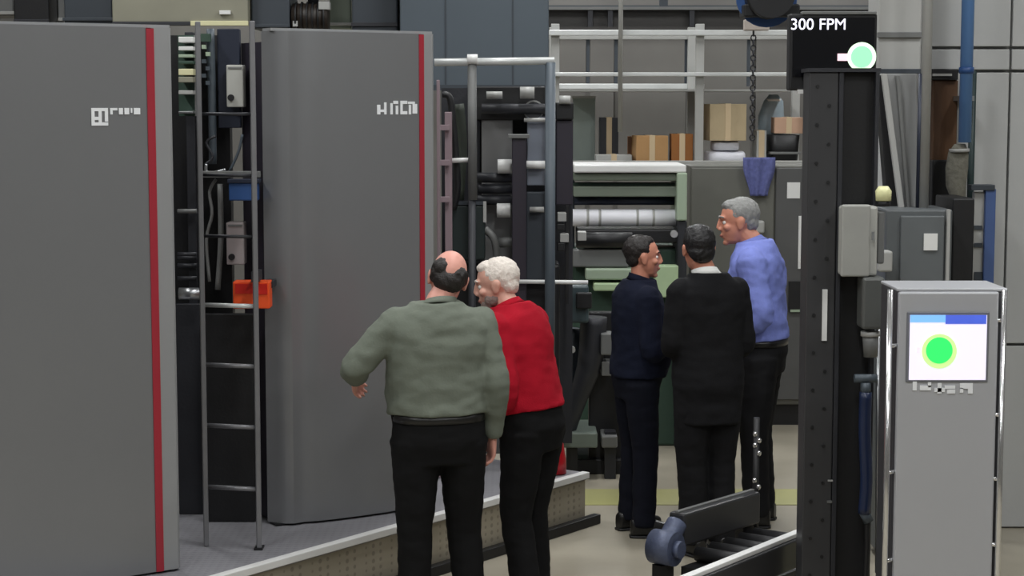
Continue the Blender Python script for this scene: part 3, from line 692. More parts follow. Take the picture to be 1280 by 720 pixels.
bz_ = carton(886, 134, 932, 180, YK + 0.05, 0.5, M_CARD2, 'large pale cardboard box standing on white sacks right of the post', zs + 0.205, 0.03)
carton(970, 148, 1006, 168, YK + 0.05, 0.4, mat('pinkish_card', (196, 160, 136), 0.8), 'flat pinkish box on top of the dark bin', at(985, 167, YK).z, -0.06)
carton(745, 190, 790, 201, YK + 0.05, 0.3, M_LGREY, 'low flat pale box at the left end of the shelf', zs, 0.0)
carton(750, 134, 773, 190, YK + 0.45, 0.25, M_DARK, 'tall dark carton at the back left of the shelf', zs, 0.0)
carton(946, 162, 958, 203, YK + 0.1, 0.3, M_LGREY, 'narrow pale carton between the sacks and the dark bin', zs, 0.0)
sp_ = thing('wrapped_bundle', 'bundle in pale blue plastic wrap hung behind the dark chain', 'bundle', base(950, 986, YK + 0.3, zs, 0.3))
x0, x1, za, zb = span(948, 108, 966, 200, YK + 0.4)
part('wrap', MB().rings([(Vector((x0 + 0.14 + dx, YK + 0.58, z_)), Vector((wd, 0, 0)), Vector((0, wd * 0.6, 0))) for z_, wd, dx in ((zs, 0.12, 0), (zs + 0.2, 0.13, 0.01), (zs + 0.42, 0.12, 0.0), (zs + 0.56, 0.09, 0.02), (zs + 0.62, 0.04, 0.02))], 22, 3), mat('pale_blue_wrap', (150, 166, 176), 0.3, 0, 0.15, 14, 0.4, 20), sp_)
part('tie', MB().cyl((x0 + 0.16, YK + 0.58, zs + 0.56), (x0 + 0.16, YK + 0.58, zs + 0.58), 0.075, seg=16), M_WHITE, sp_)
lb_ = thing('leaning_board', 'pale green grey board leaning at the left end of the rack', 'board', base(716, 744, YK + 0.6, zs))
part('board', S(716, 122, 744, 200, YK + 0.62, 0.03, z0=zs), mat('board_greygreen', (140, 150, 144), 0.6), lb_, 0.004)
part('edge_band', S(715, 120, 745, 123, YK + 0.61, 0.05), M_LGREY, lb_)
bn = thing('plastic_bin', 'black plastic bin on the storage rack under a flat box', 'bin', base(964, 1002, YK + 0.1, zs, 0.4))
x0, x1, za, zb = span(964, 169, 1001, 204, YK + 0.05)
part('tub', MB().rings([(Vector(((x0 + x1) / 2, YK + 0.25, zs)), Vector(((x1 - x0) * 0.44, 0, 0)), Vector((0, 0.17, 0))), (Vector(((x0 + x1) / 2, YK + 0.25, at(985, 169, YK).z)), Vector(((x1 - x0) * 0.5, 0, 0)), Vector((0, 0.2, 0)))], 24, 6), M_BLACK, bn)
part('rim', S(963, 190, 1002, 193, YK + 0.03, 0.42), M_GREY, bn, 0.003)
for i, (a, b, c, d, lab) in enumerate(((886, 192, 934, 205, 'wide white plastic sack at the bottom of the pile right of the post'), (894, 183, 926, 193, 'smaller white sack lying on the wide sack under the pale box'))):
    x0, x1, za, zb = span(a, b, c, d, YK)
    zl = zs + 0.001 if i == 0 else zs + 0.112
    r_ = MB().rings([(Vector(((x0 + x1) / 2 + f * (x1 - x0) / 2, YK + 0.28, zl + (0.055, 0.045)[i])), Vector((0, 0.2 * s_, 0)), Vector((0, 0, (0.055, 0.045)[i] * s_))) for f, s_ in ((-1, 0.7), (-0.9, 0.95), (-0.4, 1), (0.1, 0.97), (0.5, 1), (0.92, 0.95), (1, 0.7))], 24, 4.5)
    solo('sack', r_, M_BAG, lab, 'sack', group='white sacks on the rack')

# ================================================================== black machine upright with monitor
YB = 7.72
up_ = thing('machine_upright', 'tall black steel machine upright left of the grey console', 'upright', base(1007, 1096, YB, 0.0, 0.12))
def colbox(mb, px0, px1, py0, dep, y, z0=0.0): return slab(mb, px0, py0, px1, 700, y, dep, z0=z0)
ztop = at(1050, 90, YB).z
xA, xB, xC = at(1007.5, 360, YB).x, at(1044, 360, YB).x, at(1094, 360, YB).x
part('side_plate', MB().box(((xA + xB) / 2, YB + 0.08, (0.02 + ztop) / 2), (xB - xA, 0.16, ztop - 0.02)), mat('charcoal_plate', (58, 58, 60), 0.45, 0.1, 0.15, 5), up_, 0.006)
part('channel', MB().box(((xB + xC) / 2, YB + 0.1, (0.02 + ztop) / 2), (xC - xB, 0.12, ztop - 0.02)), M_BLACK, up_, 0.004)
part('channel_lip', MB().box((xC - 0.008, YB + 0.02, (0.02 + ztop) / 2), (0.016, 0.06, ztop - 0.02)), M_DARK, up_, 0.003)
part('channel_lip', MB().box((xB + 0.012, YB + 0.03, (0.02 + ztop) / 2), (0.02, 0.06, ztop - 0.02)), M_DARK, up_, 0.003)
part('top_plate', MB().box(((xA + xC) / 2, YB + 0.09, ztop + 0.008), (xC - xA + 0.01, 0.2, 0.016)), M_DARK, up_)
part('base_plate', MB().box(((xA + xC) / 2, YB + 0.08, 0.01), (xC - xA + 0.06, 0.2, 0.02)), M_BLACK, up_)
x = xA + 0.03
for i in range(30):
    z = ztop - 0.06 - i * 0.08
    if z > 0.1: part('bolt', MB().disc((xA + 0.035 + 0.05 * (i % 2), YB, z), 0.008, (0, -1, 0), 0.005, 8), M_BLACK, up_)
part('white_strip', S(1028, 362, 1034, 426, YB - 0.012, 0.012), M_WHITE, up_, label='narrow white strip stuck on the plate')
part('groove', S(1035, 600, 1041, 602, YB - 0.006, 0.008), M_LGREY, up_)
part('groove', S(1034, 626, 1040, 629, YB - 0.006, 0.008), M_GREY, up_)
# junction box on the upright
jb = thing('junction_box', 'pale grey junction box mounted on the black upright', 'box', base(1052, 1104, YB - 0.14, at(1075, 346, YB).z))
part('body', S(1052, 258, 1097, 345, YB - 0.1, 0.088), M_BOXGREY, jb, 0.01)
part('lid', S(1052, 256, 1088, 346, YB - 0.13, 0.03), mat('junction_lid', (160, 160, 155), 0.5), jb, 0.008)
part('side_cover', S(1097, 264, 1106, 330, YB - 0.07, 0.055), M_GREY, jb, 0.008)
part('latch', S(1090, 290, 1093, 300, YB - 0.135, 0.01), M_STEEL, jb)
bc = thing('signal_lamp', 'small cream signal lamp above the junction box', 'lamp', base(1092, 1112, YB - 0.05, at(1100, 256, YB).z))
part('lens', MB().rings([(at(1101, 250, YB) + Vector((0, -0.055, 0)), Vector((0.032, 0, 0)), Vector((0, 0.032, 0))), (at(1101, 238, YB) + Vector((0, -0.055, 0)), Vector((0.034, 0, 0)), Vector((0, 0.034, 0))), (at(1101, 232, YB) + Vector((0, -0.055, 0)), Vector((0.02, 0, 0)), Vector((0, 0.02, 0)))], 18), M_YELLOW, bc)
part('socket', MB().cyl(at(1101, 257, YB) + Vector((0, -0.055, 0)), at(1101, 250, YB) + Vector((0, -0.055, 0)), 0.028, seg=14), M_BLACK, bc)
part('stem', S(1098, 244, 1102, 258, YB - 0.03, 0.02), M_BLACK, bc)
# service unit with hose below
YS = YB - 0.065
sv = thing('air_service_unit', 'grey air regulator with a hanging blue hose beside the console', 'regulator', base(1070, 1106, YS, 0.3))
part('housing', S(1078, 347, 1106, 412, YS - 0.08, 0.13), mat('regulator_grey', (92, 94, 92), 0.45, 0.2), sv, 0.012)
part('bowl', MB().cyl(at(1088, 416, YS - 0.02), at(1088, 446, YS - 0.02), 0.034, 0.028, 18), M_GREY, sv)
part('bowl_rim', MB().cyl(at(1088, 414, YS - 0.02), at(1088, 420, YS - 0.02), 0.04, seg=18), M_LGREY, sv)
part('fitting', MB().cyl(at(1068, 473, YS), at(1096, 473, YS), 0.018, seg=14), M_SLATE, sv)
part('fitting', MB().cyl(at(1082, 478, YS), at(1082, 492, YS), 0.022, seg=14), M_SLATE, sv)
part('hose', MB().tube([at(1082, 490, YS), at(1081, 540, YS), at(1083, 600, YS), at(1080, 642, YS)], 0.026), M_HOSE, sv)
part('fitting', MB().cyl(at(1079, 638, YS), at(1086, 652, YS), 0.022, seg=12), M_SLATE, sv)
part('thin_pipe', MB().cyl(at(1098, 400, YS + 0.02), at(1096, 716, YS + 0.02), 0.008, seg=10), M_STEEL, sv)
part('drop_pipe', MB().tube([at(1084, 650, YS), at(1084, 690, YS), at(1080, 780, YS)], 0.012), M_BLACK, sv)
# monitor on top
YM = 7.94
mn = thing('monitor', 'black overhead monitor with white text and a pale green disc', 'monitor', base(988, 1096, YM, at(1040, 113, YM).z))
part('case', S(987, 17, 1096, 113, YM, 0.09), M_BLACK, mn, 0.008)
part('screen', S(991, 22, 1093, 96, YM - 0.004, 0.008), M_SCREENBLACK, mn)
part('top_edge', S(1003, 14, 1096, 18, YM - 0.01, 0.06), M_GREY, mn, 0.003)
part('green_ring', MB().disc(at(1077, 71, YM - 0.006), 0.062, (0, -1, 0), 0.003, 32), E_MINT2, mn)
part('green_disc', MB().disc(at(1077, 71, YM - 0.009), 0.046, (0, -1, 0), 0.003, 32), E_MINT, mn)
part('pink_pointer', S(1047, 67, 1060, 76, YM - 0.012, 0.004), E_PINK, mn)
part('white_tag', S(997, 112, 1010, 117, YM - 0.01, 0.02), M_WHITE, mn)
part('bracket', S(1020, 90, 1070, 113, YM + 0.02, 0.06), M_BLACK, mn)
def text_mesh(s, size, ext=0.002):
    cu = bpy.data.curves.new('letters', 'FONT'); cu.body = s; cu.size = size; cu.extrude = ext; cu.align_x = 'CENTER'; cu.align_y = 'CENTER'; cu.offset = 0.0
    o = bpy.data.objects.new('letters_tmp', cu); C.objects.link(o)
    bpy.context.view_layer.update()
    me = bpy.data.meshes.new_from_object(o.evaluated_get(bpy.context.evaluated_depsgraph_get()))
    bpy.data.objects.remove(o); return me
tm = text_mesh('300 FPM', 0.068)
tm.transform(Matrix.Translation(at(1023, 31, YM - 0.01)) @ Matrix.Rotation(math.pi / 2, 4, 'X'))
tm.materials.clear(); link_mesh('lettering', tm, E_TEXT, mn)

# ================================================================== low conveyor frame in front of the men
ZR = 0.5
f0, f1 = atz(860, 722, ZR), atz(1004, 664, ZR)
g0, g1 = atz(846, 641, ZR), atz(941, 613, ZR)
FD = (f1 - f0).normalized(); FN = Vector((FD.y, -FD.x, 0))
f0 = f0 - FD * 1.4
lc = thing('conveyor_frame', 'low black conveyor frame on the floor with a bright front rail edge', 'conveyor', ((f1.x + g0.x) / 2, (f0.y + g1.y) / 2, 0))
def bar(p, q, wdt, h, z): 
    return MB().prism([tuple((p + FN * wdt / 2)[:2]), tuple((q + FN * wdt / 2)[:2]), tuple((q - FN * wdt / 2)[:2]), tuple((p - FN * wdt / 2)[:2])], z - h, z)
part('front_rail', bar(f0, f1, 0.07, 0.13, ZR - 0.008), mat('rail_charcoal', (56, 56, 58), 0.4, 0.2), lc, 0.008)
part('bright_edge', bar(f0, f1, 0.04, 0.02, ZR + 0.012), M_WHITE, lc, 0.003, label='bright worn metal edge')
part('rear_rail', bar(g0, g1, 0.09, 0.16, ZR), mat('rail_charcoal', (56, 56, 58), 0.4, 0.2), lc, 0.012)
part('rail_cap', bar(g0, g1, 0.02, 0.012, ZR + 0.008), M_GREY, lc, 0.002)
hub = part('end_hub', MB().cyl(g0 - FD * 0.12 + FN * 0.07 + Vector((0, 0, -0.14)), g0 - FD * 0.12 - FN * 0.05 + Vector((0, 0, -0.14)), 0.08, seg=24), M_HUB, lc, label='blue grey round end hub')
part('hub_cap', MB().cyl(g0 - FD * 0.12 + FN * 0.1 + Vector((0, 0, -0.14)), g0 - FD * 0.12 + FN * 0.07 + Vector((0, 0, -0.14)), 0.04, seg=20), M_HUB, hub)
part('hub_arm', MB().tube([g0 + Vector((0, 0, -0.05)), g0 - FD * 0.06 + Vector((0, 0, -0.1)), g0 - FD * 0.12 + Vector((0, 0, -0.14))], 0.05), M_HUB, lc)
hb = g0 - FD * 0.12
part('leg', MB().box((hb.x, hb.y, 0.14), (0.08, 0.06, 0.28), 0.6), M_BLACK, lc)
part('leg', MB().box((g1.x - 0.05, g1.y - 0.06, 0.17), (0.06, 0.06, 0.34), 0.6), M_BLACK, lc)
part('leg', MB().box((f1.x - 0.22, f1.y - 0.297, 0.18), (0.06, 0.06, 0.37), 0.6), M_BLACK, lc)
part('leg', MB().box((f0.x, f0.y, 0.18), (0.06, 0.06, 0.37), 0.6), M_BLACK, lc)
h0 = g0 - FN * -0.05
part('dark_sheet', MB().prism([tuple((g0 + FN * 0.05 - FD * 0.04)[:2]), tuple((g1 + FN * 0.05)[:2]), tuple((g1 + FN * 0.5)[:2]), tuple((g0 + FN * 0.5 - FD * 0.04)[:2])], 0.22, 0.26), M_BLACK, lc)  # flat black sheet filling the space between the rails
for i in range(5):
    p = g0.lerp(g1, 0.12 + i * 0.19) + Vector((0, 0, -0.2))
    part('roller', MB().cyl(p + FN * 0.06, p + FN * 0.4, 0.035, seg=14), M_BLACK, lc)
pz = g1 + FD * 0.03
rod = part('end_rod', MB().cyl((pz.x, pz.y, 0.02), (pz.x, pz.y, 0.86), 0.016, seg=10), M_BLACK, lc)
for i, py in enumerate((542, 550, 556, 566, 600, 608, 628)):
    zc = at(940, py, pz.y).z
    part('chrome_clip', MB().ell((pz.x + (0.012 if i % 2 else -0.008), pz.y - 0.014, zc), (0.012, 0.01, 0.014), None, 10, 6), M_CHROME, rod)

# ================================================================== console
YK2 = 6.9
x0, x1, _, zt = span(1118, 360, 1254, 720, YK2)
zt = at(1187, 361, YK2).z
cn = thing('control_console', 'grey metal operator console with a lit screen and side tubes', 'console', ((x0 + x1) / 2, YK2 + 0.15, 0))
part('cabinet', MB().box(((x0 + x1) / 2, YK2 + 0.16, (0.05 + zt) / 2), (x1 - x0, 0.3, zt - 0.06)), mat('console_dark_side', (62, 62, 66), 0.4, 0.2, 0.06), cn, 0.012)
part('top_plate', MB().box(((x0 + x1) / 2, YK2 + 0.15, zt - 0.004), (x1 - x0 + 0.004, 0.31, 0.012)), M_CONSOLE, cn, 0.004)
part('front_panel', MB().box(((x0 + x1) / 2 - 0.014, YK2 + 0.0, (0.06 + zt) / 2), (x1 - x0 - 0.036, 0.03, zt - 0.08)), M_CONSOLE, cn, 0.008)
part('plinth', MB().box(((x0 + x1) / 2, YK2 + 0.17, 0.025), (x1 - x0 - 0.04, 0.26, 0.05)), M_BLACK, cn)
bz2 = part('bezel', S(1133, 390, 1236, 478, YK2 - 0.02, 0.012), M_BEZEL, cn, 0.003)
part('screen', S(1137, 394, 1233, 475, YK2 - 0.024, 0.008), E_WHITE, bz2)
part('title_bar', S(1138, 394, 1182, 403, YK2 - 0.027, 0.005), E_SKY, bz2)
part('title_bar', S(1182, 394, 1233, 405, YK2 - 0.027, 0.005), E_BLUE, bz2)
part('lime_ring', MB().disc(at(1174, 439, YK2 - 0.024), 0.066, (0, -1, 0), 0.003, 36), E_LIME, bz2)
part('green_disc', MB().disc(at(1174, 438, YK2 - 0.027), 0.05, (0, -1, 0), 0.003, 36), E_GREEN, bz2)
part('pink_mark', S(1146, 434, 1151, 440, YK2 - 0.028, 0.004), E_PINK, bz2)
lg = MB()
for a, b, c, d in ((1141, 1146, 474, 484), (1150, 1164, 479, 484), (1160, 1164, 475, 480), (1172, 1177, 476, 488), (1168, 1181, 482, 486), (1181, 1194, 479, 482), (1184, 1194, 484, 488), (1200, 1216, 476, 482), (1200, 1204, 482, 487), (1210, 1216, 483, 488)):
    slab(lg, a, c + 3, b, d + 4, YK2 - 0.02, 0.006)
part('lettering', lg, M_LETTER, cn, kind='stuff', label='row of pale letters under the screen')
def siderail(px, posts):
    p = at(px, 362, YK2 - 0.02)
    tb = part('side_tube', MB().cyl((p.x, YK2 - 0.02, 0.12), (p.x, YK2 - 0.02, p.z), 0.011, seg=14), M_CHROME, cn, label='chrome side tube')
    for py, s in posts:
        zc = at(px, py, YK2).z
        part('standoff', MB().cyl((p.x, YK2 - 0.02, zc), (p.x + s * 0.04, YK2 + 0.012, zc), 0.008, seg=10), M_CHROME, tb)
siderail(1113, ((432, 1), (590, 1), (700, 1))); siderail(1256, ((400, -1), (518, -1), (598, -1), (680, -1)))

# ================================================================== right-hand services
vd = thing('vertical_duct', 'pale grey ventilation duct beside the monitor', 'duct', base(1098, 1150, 9.9, at(1120, 92, 9.9).z))
part('shell', S(1098, 0, 1152, 90, 9.9, 0.3, z1=ZC), M_LGREY, vd, 0.008)
part('flange', S(1097, 40, 1153, 47, 9.88, 0.02), M_GREY, vd, 0.003)
part('flange', S(1097, 86, 1153, 92, 9.88, 0.02), M_SLATE2, vd, 0.003)
td = thing('tapered_chute', 'grey tapered sheet metal chute narrowing down to the wall cabinet', 'chute', base(1108, 1160, 9.7, at(1140, 262, 9.7).z))
def strip4(pa, pb, pc, pd, Y, th):
    q = [at(p[0], p[1], Y) for p in (pa, pb, pc, pd)]
    return MB().add(q + [v + Vector((0, th, 0)) for v in q], [(0, 3, 2, 1), (4, 5, 6, 7), (0, 1, 5, 4), (1, 2, 6, 5), (2, 3, 7, 6), (3, 0, 4, 7)])
part('front_sheet', strip4((1104, 92), (1146, 92), (1146, 262), (1128, 262), 9.7, 0.12), mat('chute_grey', (146, 147, 147), 0.45, 0.2), td, 0.004)
part('edge_fold', strip4((1102, 92), (1109, 92), (1131, 262), (1124, 262), 9.66, 0.03), M_LGREY, td, 0.003)
part('edge_fold', strip4((1120, 94), (1125, 94), (1138, 262), (1134, 262), 9.67, 0.03), M_GREY, td, 0.003)
part('side_sheet', strip4((1097, 96), (1104, 92), (1126, 262), (1110, 262), 9.74, 0.1), M_BLACK, td, 0.004)
pp = thing('conduit', 'tall thin pale conduit running up between chute and brown board', 'conduit', base(1150, 1164, 9.6, at(1155, 266, 9.6).z))
q = at(1157, 130, 9.6)
part('tube', MB().cyl((q.x, 9.6, at(1157, 266, 9.6).z), (q.x, 9.6, ZC), 0.027, seg=16), M_LGREY, pp)
q = at(1149, 180, 9.6); part('cable', MB().cyl((q.x, 9.6, at(1157, 266, 9.6).z), (q.x, 9.6, at(1150, 92, 9.6).z), 0.012, seg=10), M_NAVY, pp)
q = at(1098, 160, 9.3); q2 = at(1098, 96, 9.3)
bd_ = thing('wall_board', 'rusty brown board fixed upright on the wall beside the blue pipe', 'board', base(1166, 1197, 10.2, at(1180, 255, 10.2).z))
part('panel', S(1166, 100, 1196, 256, 10.17, 0.08), M_BROWN, bd_, 0.006)
part('black_base', S(1165, 200, 1198, 262, 10.14, 0.1), M_BLACK, bd_, 0.006)
part('black_cap', S(1164, 86, 1198, 100, 10.14, 0.1), M_BLACK, bd_, 0.006)
part('ledge', S(1166, 92, 1190, 95, 10.12, 0.04), M_LGREY, bd_)
bp_ = thing('blue_pipe', 'upright blue pipe on the pale partition wall', 'pipe', base(1203, 1217, 9.9, at(1210, 182, 9.9).z))
q = at(1208, 90, 9.95)
part('tube', MB().cyl((q.x, 9.95, at(1208, 178, 9.95).z), (q.x, 9.95, ZC), 0.034, seg=18), M_PIPEBLUE, bp_)
part('coupling', MB().cyl((q.x, 9.95, at(1208, 92, 9.95).z), (q.x, 9.95, at(1208, 84, 9.95).z), 0.04, seg=18), M_BLUE, bp_)
q2 = at(1216, 170, 10.1)
part('rear_pipe', MB().cyl((q2.x, 10.12, at(1216, 360, 10.1).z), (q2.x, 10.12, at(1216, 88, 10.1).z), 0.018, seg=12), mat('dark_teal_pipe', (40, 58, 58), 0.5), bp_)
part('wall_clip', S(1202, 120, 1218, 126, 9.98, 0.28), M_STEEL, bp_)
bu = thing('cloth_bundle', 'mottled grey bundle hanging below the blue pipe', 'bundle', base(1185, 1212, 9.9, at(1195, 260, 9.9).z))
mbun = MB().rings([(at(1198 + dx, py, 9.96), Vector((wd, 0, 0)), Vector((0, wd * 0.55, 0))) for dx, py, wd in ((2, 180, 0.03), (0, 190, 0.055), (-2, 210, 0.062), (-3, 232, 0.055), (0, 250, 0.04), (2, 262, 0.02))], 20)
part('cloth', mbun, M_WIRE, bu)
part('tie', MB().cyl(at(1199, 186, 9.96), at(1199, 190, 9.96), 0.055, seg=16), M_LGREY, bu)
wc = thing('wall_cabinet', 'dark grey cabinet behind the console with a white label', 'cabinet', base(1108, 1198, 9.4, 0.0, 0.3))
part('body', S(1104, 262, 1186, 700, 9.42, 0.4, z0=0.05), mat('cabinet_slate', (92, 96, 98), 0.5, 0.1), wc, 0.01)
part('door', S(1122, 270, 1176, 700, 9.4, 0.03, z0=0.1), mat('cabinet_slate_door', (98, 102, 104), 0.5, 0.1), wc, 0.006)
part('hinge_post', S(1180, 262, 1184, 640, 9.39, 0.03), M_LGREY, wc)
part('label', S(1155, 292, 1172, 313, 9.39, 0.012), M_WHITE, wc)
part('dark_side', S(1186, 248, 1213, 700, 9.55, 0.4, z0=0.0), M_BLACK, wc, 0.008)
part('side_box', S(1098, 314, 1116, 340, 9.3, 0.1), M_LGREY, wc, 0.01)
part('plinth', S(1108, 690, 1186, 712, 9.46, 0.34, z0=0.0, z1=0.05), M_BLACK, wc)
bf = thing('blue_rack', 'narrow blue framed rack with small sockets leaning on the pale wall', 'rack', base(1216, 1244, 9.9, 0.0))
part('blue_stile', S(1230, 236, 1243, 420, 9.95, 0.06, z0=0.0), mat('rack_blue', (70, 92, 140), 0.5), bf, 0.004)
part('grey_face', S(1216, 240, 1230, 420, 9.98, 0.05, z0=0.0), M_LGREY, bf, 0.003)
part('top_bar', S(1214, 231, 1244, 238, 9.94, 0.08), M_SLATE2, bf, 0.003)
for py in (282, 304, 340): part('socket', S(1218, py, 1228, py + (5 if py < 330 else 14), 9.97, 0.02), M_SLATE2, bf)

# ================================================================== people
def to_mesh_remeshed(mb, name, voxel, it=6, fac=0.5):
    me = mb.mesh(name + '_raw'); o = bpy.data.objects.new('tmp', me); C.objects.link(o)
    r = o.modifiers.new('r', 'REMESH'); r.mode = 'VOXEL'; r.voxel_size = voxel; r.use_smooth_shade = True
    s = o.modifiers.new('s', 'SMOOTH'); s.iterations = it; s.factor = fac
    bpy.context.view_layer.update()
    out = bpy.data.meshes.new_from_object(o.evaluated_get(bpy.context.evaluated_depsgraph_get()))
    bpy.data.objects.remove(o); bpy.data.meshes.remove(me)
    out.name = name; out.materials.clear()
    out.polygons.foreach_set('use_smooth', [True] * len(out.polygons))
    return out
def wrinkle(me, amp, fx, fz, seed=0.0):
    off = Vector((seed, seed * 1.7, seed * 0.3))
    n = len(me.vertices); co = [0.0] * (3 * n); no = [0.0] * (3 * n)
    me.vertices.foreach_get('co', co); me.vertex_normals.foreach_get('vector', no)
    for i in range(0, 3 * n, 3):
        p = Vector((co[i] * fx, co[i + 1] * fx, co[i + 2] * fz)) + off
        d = amp * (noise.noise(p) + 0.5 * noise.noise(p * 2.1))
        co[i] += no[i] * d; co[i + 1] += no[i + 1] * d; co[i + 2] += no[i + 2] * d
    me.vertices.foreach_set('co', co); me.update()
def hand(mb, wrist, dirv, thumbv, curl, right):
    y = dirv.normalized(); x = (thumbv - y * thumbv.dot(y)).normalized(); z = x.cross(y) * (1 if right else -1)   # z: the way the palm faces
    P = lambda a, b, c: wrist + x * a + y * b + z * c
    mb.rings([(P(0, -0.02, 0), x * 0.028, z * 0.02), (P(0, 0.02, 0), x * 0.034, z * 0.02), (P(0.001, 0.06, 0), x * 0.041, z * 0.017), (P(0, 0.09, 0), x * 0.04, z * 0.013), (P(0, 0.1, 0), x * 0.03, z * 0.008)], 18)
    for i, (fx, fl, fb) in enumerate(((0.031, 0.072, 0.088), (0.0105, 0.08, 0.094), (-0.0105, 0.074, 0.09), (-0.031, 0.058, 0.082))):
        a = 0.12; p = P(fx * 0.92, fb - 0.015, 0); pts = [p]
        p = P(fx, fb, 0); pts.append(p)
        for k_, seg in enumerate((0.45, 0.3, 0.25)):
            a += curl * (0.8, 1.0, 0.7)[k_]
            d = y * math.cos(a) + z * math.sin(a) + x * (0.1 * fx / 0.031) * (1 if k_ == 0 else 0.5)
            p = p + d.normalized() * (fl * seg); pts.append(p)
        mb.tube(pts, [0.0095, 0.0098, 0.009, 0.0085, 0.0065], 10, 2)
    mb.tube([P(0.02, 0.02, 0.006), P(0.043, 0.045, 0.012), P(0.052, 0.075, 0.022), P(0.047, 0.1, 0.032)], [0.016, 0.0135, 0.0105, 0.008], 10, 2)
def person(label, loc, yaw, H, sp):
    s = H / 1.78; bulk = sp.get('bulk', 1.0); lean = R(sp.get('lean', 0)); hz = 0.93
    root = thing('person', label, 'person', loc, yaw)
    def up(x, y, z):
        k = max(0.0, min(1.0, (z - 0.86) / 0.2)); a = lean * k
        dz = z - hz
        return Vector((x, y * math.cos(a) + dz * math.sin(a), hz + dz * math.cos(a) - y * math.sin(a))) * s
    def upd(v):                                # direction
        a = lean; return Vector((v[0], v[1] * math.cos(a) + v[2] * math.sin(a), v[2] * math.cos(a) - v[1] * math.sin(a)))
    V = lambda p: Vector(p) * s
    sh = sp.get('shoulder', 0.172); sz = 1.425
    arms = sp['arms']                          # each: elbow, wrist, hand direction, thumb direction, curl (local metres at 1.78)
    legs = sp['legs']                          # each: knee, ankle, foot direction
    TR = [(0.84, 0.0, 0.15, 0.1), (0.93, 0.0, 0.17, 0.118), (1.02, 0.005, 0.165, 0.118), (1.12, 0.012, 0.165, 0.12), (1.22, 0.01, 0.172, 0.12), (1.32, 0.0, 0.182, 0.118), (1.41, -0.008, 0.178, 0.102), (1.465, -0.012, 0.14, 0.085), (1.505, -0.008, 0.09, 0.07), (1.535, 0.0, 0.062, 0.062)]
    belly = sp.get('belly', 0.0)
    def torso(mb, z0, z1, add, ex=2.3):
        rs = []
        zs_ = [z0] + [t_[0] for t_ in TR if z0 + 0.01 < t_[0] < z1 - 0.01] + [z1]
        for z in zs_:
            for (a, b) in zip(TR[:-1], TR[1:]):
                if a[0] <= z <= b[0] or (z < TR[0][0] and a is TR[0]):
                    f = max(0, (z - a[0]) / (b[0] - a[0])); cy = a[1] + (b[1] - a[1]) * f; rx = a[2] + (b[2] - a[2]) * f; ry = a[3] + (b[3] - a[3]) * f; break
            bl_ = belly * math.exp(-((z - 1.1) / 0.13) ** 2)
            a_ = lean * max(0.0, min(1.0, (z - 0.86) / 0.2))
            rs.append((up(0, cy + bl_ * 0.5, z), Vector((1, 0, 0)) * ((rx * bulk + add + bl_ * 0.3) * s), Vector((0, math.cos(a_), -math.sin(a_))) * ((ry * bulk + add + bl_ * 0.5) * s)))
        mb.rings(rs, 32, ex)
    hipx = 0.092 * bulk
    # head frame
    hc = up(sp.get('head_dx', 0.0), sp.get('head_fwd', 0.03), sp.get('head_z', 1.648))
    HM = Matrix.Rotation(R(sp.get('head_yaw', 0)), 3, 'Z') @ Matrix.Rotation(-R(sp.get('head_pitch', 0)), 3, 'X') @ Matrix.Rotation(R(sp.get('head_roll', 0)), 3, 'Y')
    hs = s * 1.0
    h = lambda x, y, z: hc + HM @ Vector((x, y, z)) * hs
    def hell(mb, c, r, rx=0.0): mb.ell(h(*c), [q * hs for q in r], HM @ Matrix.Rotation(rx, 3, 'X'), 22, 14)
    # ------------------------------------------------------------- body: one continuous skin
    b = MB()
    torso(b, 0.84, 1.5, 0.0)
    b.tube([up(0, -0.01, 1.45), up(0, 0.0, 1.51), h(0, -0.014, -0.05)], [0.06 * s, 0.055 * s, 0.054 * s])
    hell(b, (0, -0.012, 0.03), (0.077, 0.098, 0.094)); hell(b, (0, 0.022, -0.03), (0.064, 0.074, 0.082)); hell(b, (0, 0.03, -0.075), (0.05, 0.058, 0.04))
    hell(b, (0, 0.074, -0.1), (0.024, 0.02, 0.016)); hell(b, (0, 0.078, 0.034), (0.05, 0.017, 0.013))
    for q in (-1, 1):
        hell(b, (q * 0.046, 0.066, -0.018), (0.02, 0.02, 0.018)); hell(b, (q * 0.079, -0.004, -0.008), (0.01, 0.02, 0.034), 0.2)
        hell(b, (q * 0.084, -0.012, 0.006), (0.008, 0.018, 0.022), 0.2); hell(b, (q * 0.012, 0.1, -0.026), (0.009, 0.011, 0.008))
    b.tube([h(0, 0.088, 0.03), h(0, 0.1, 0.006), h(0, 0.11, -0.022)], [0.009 * hs, 0.01 * hs, 0.012 * hs], 12)
    hell(b, (0, 0.092, -0.056), (0.024, 0.011, 0.007)); hell(b, (0, 0.089, -0.068), (0.021, 0.011, 0.007))
    for sd, (el, wr, hd_, th, curl) in zip((-1, 1), arms):
        shp = up(sd * sh * bulk, -0.008, sz); e = V(el); wv = V(wr)
        b.ell(shp, [0.062 * s] * 3)
        b.tube([shp, shp.lerp(e, 0.5), e, e.lerp(wv, 0.35), wv], [0.055 * s, 0.048 * s, 0.04 * s, 0.041 * s, 0.027 * s])
        hand(b, wv, Vector(hd_), Vector(th), curl, sd > 0)
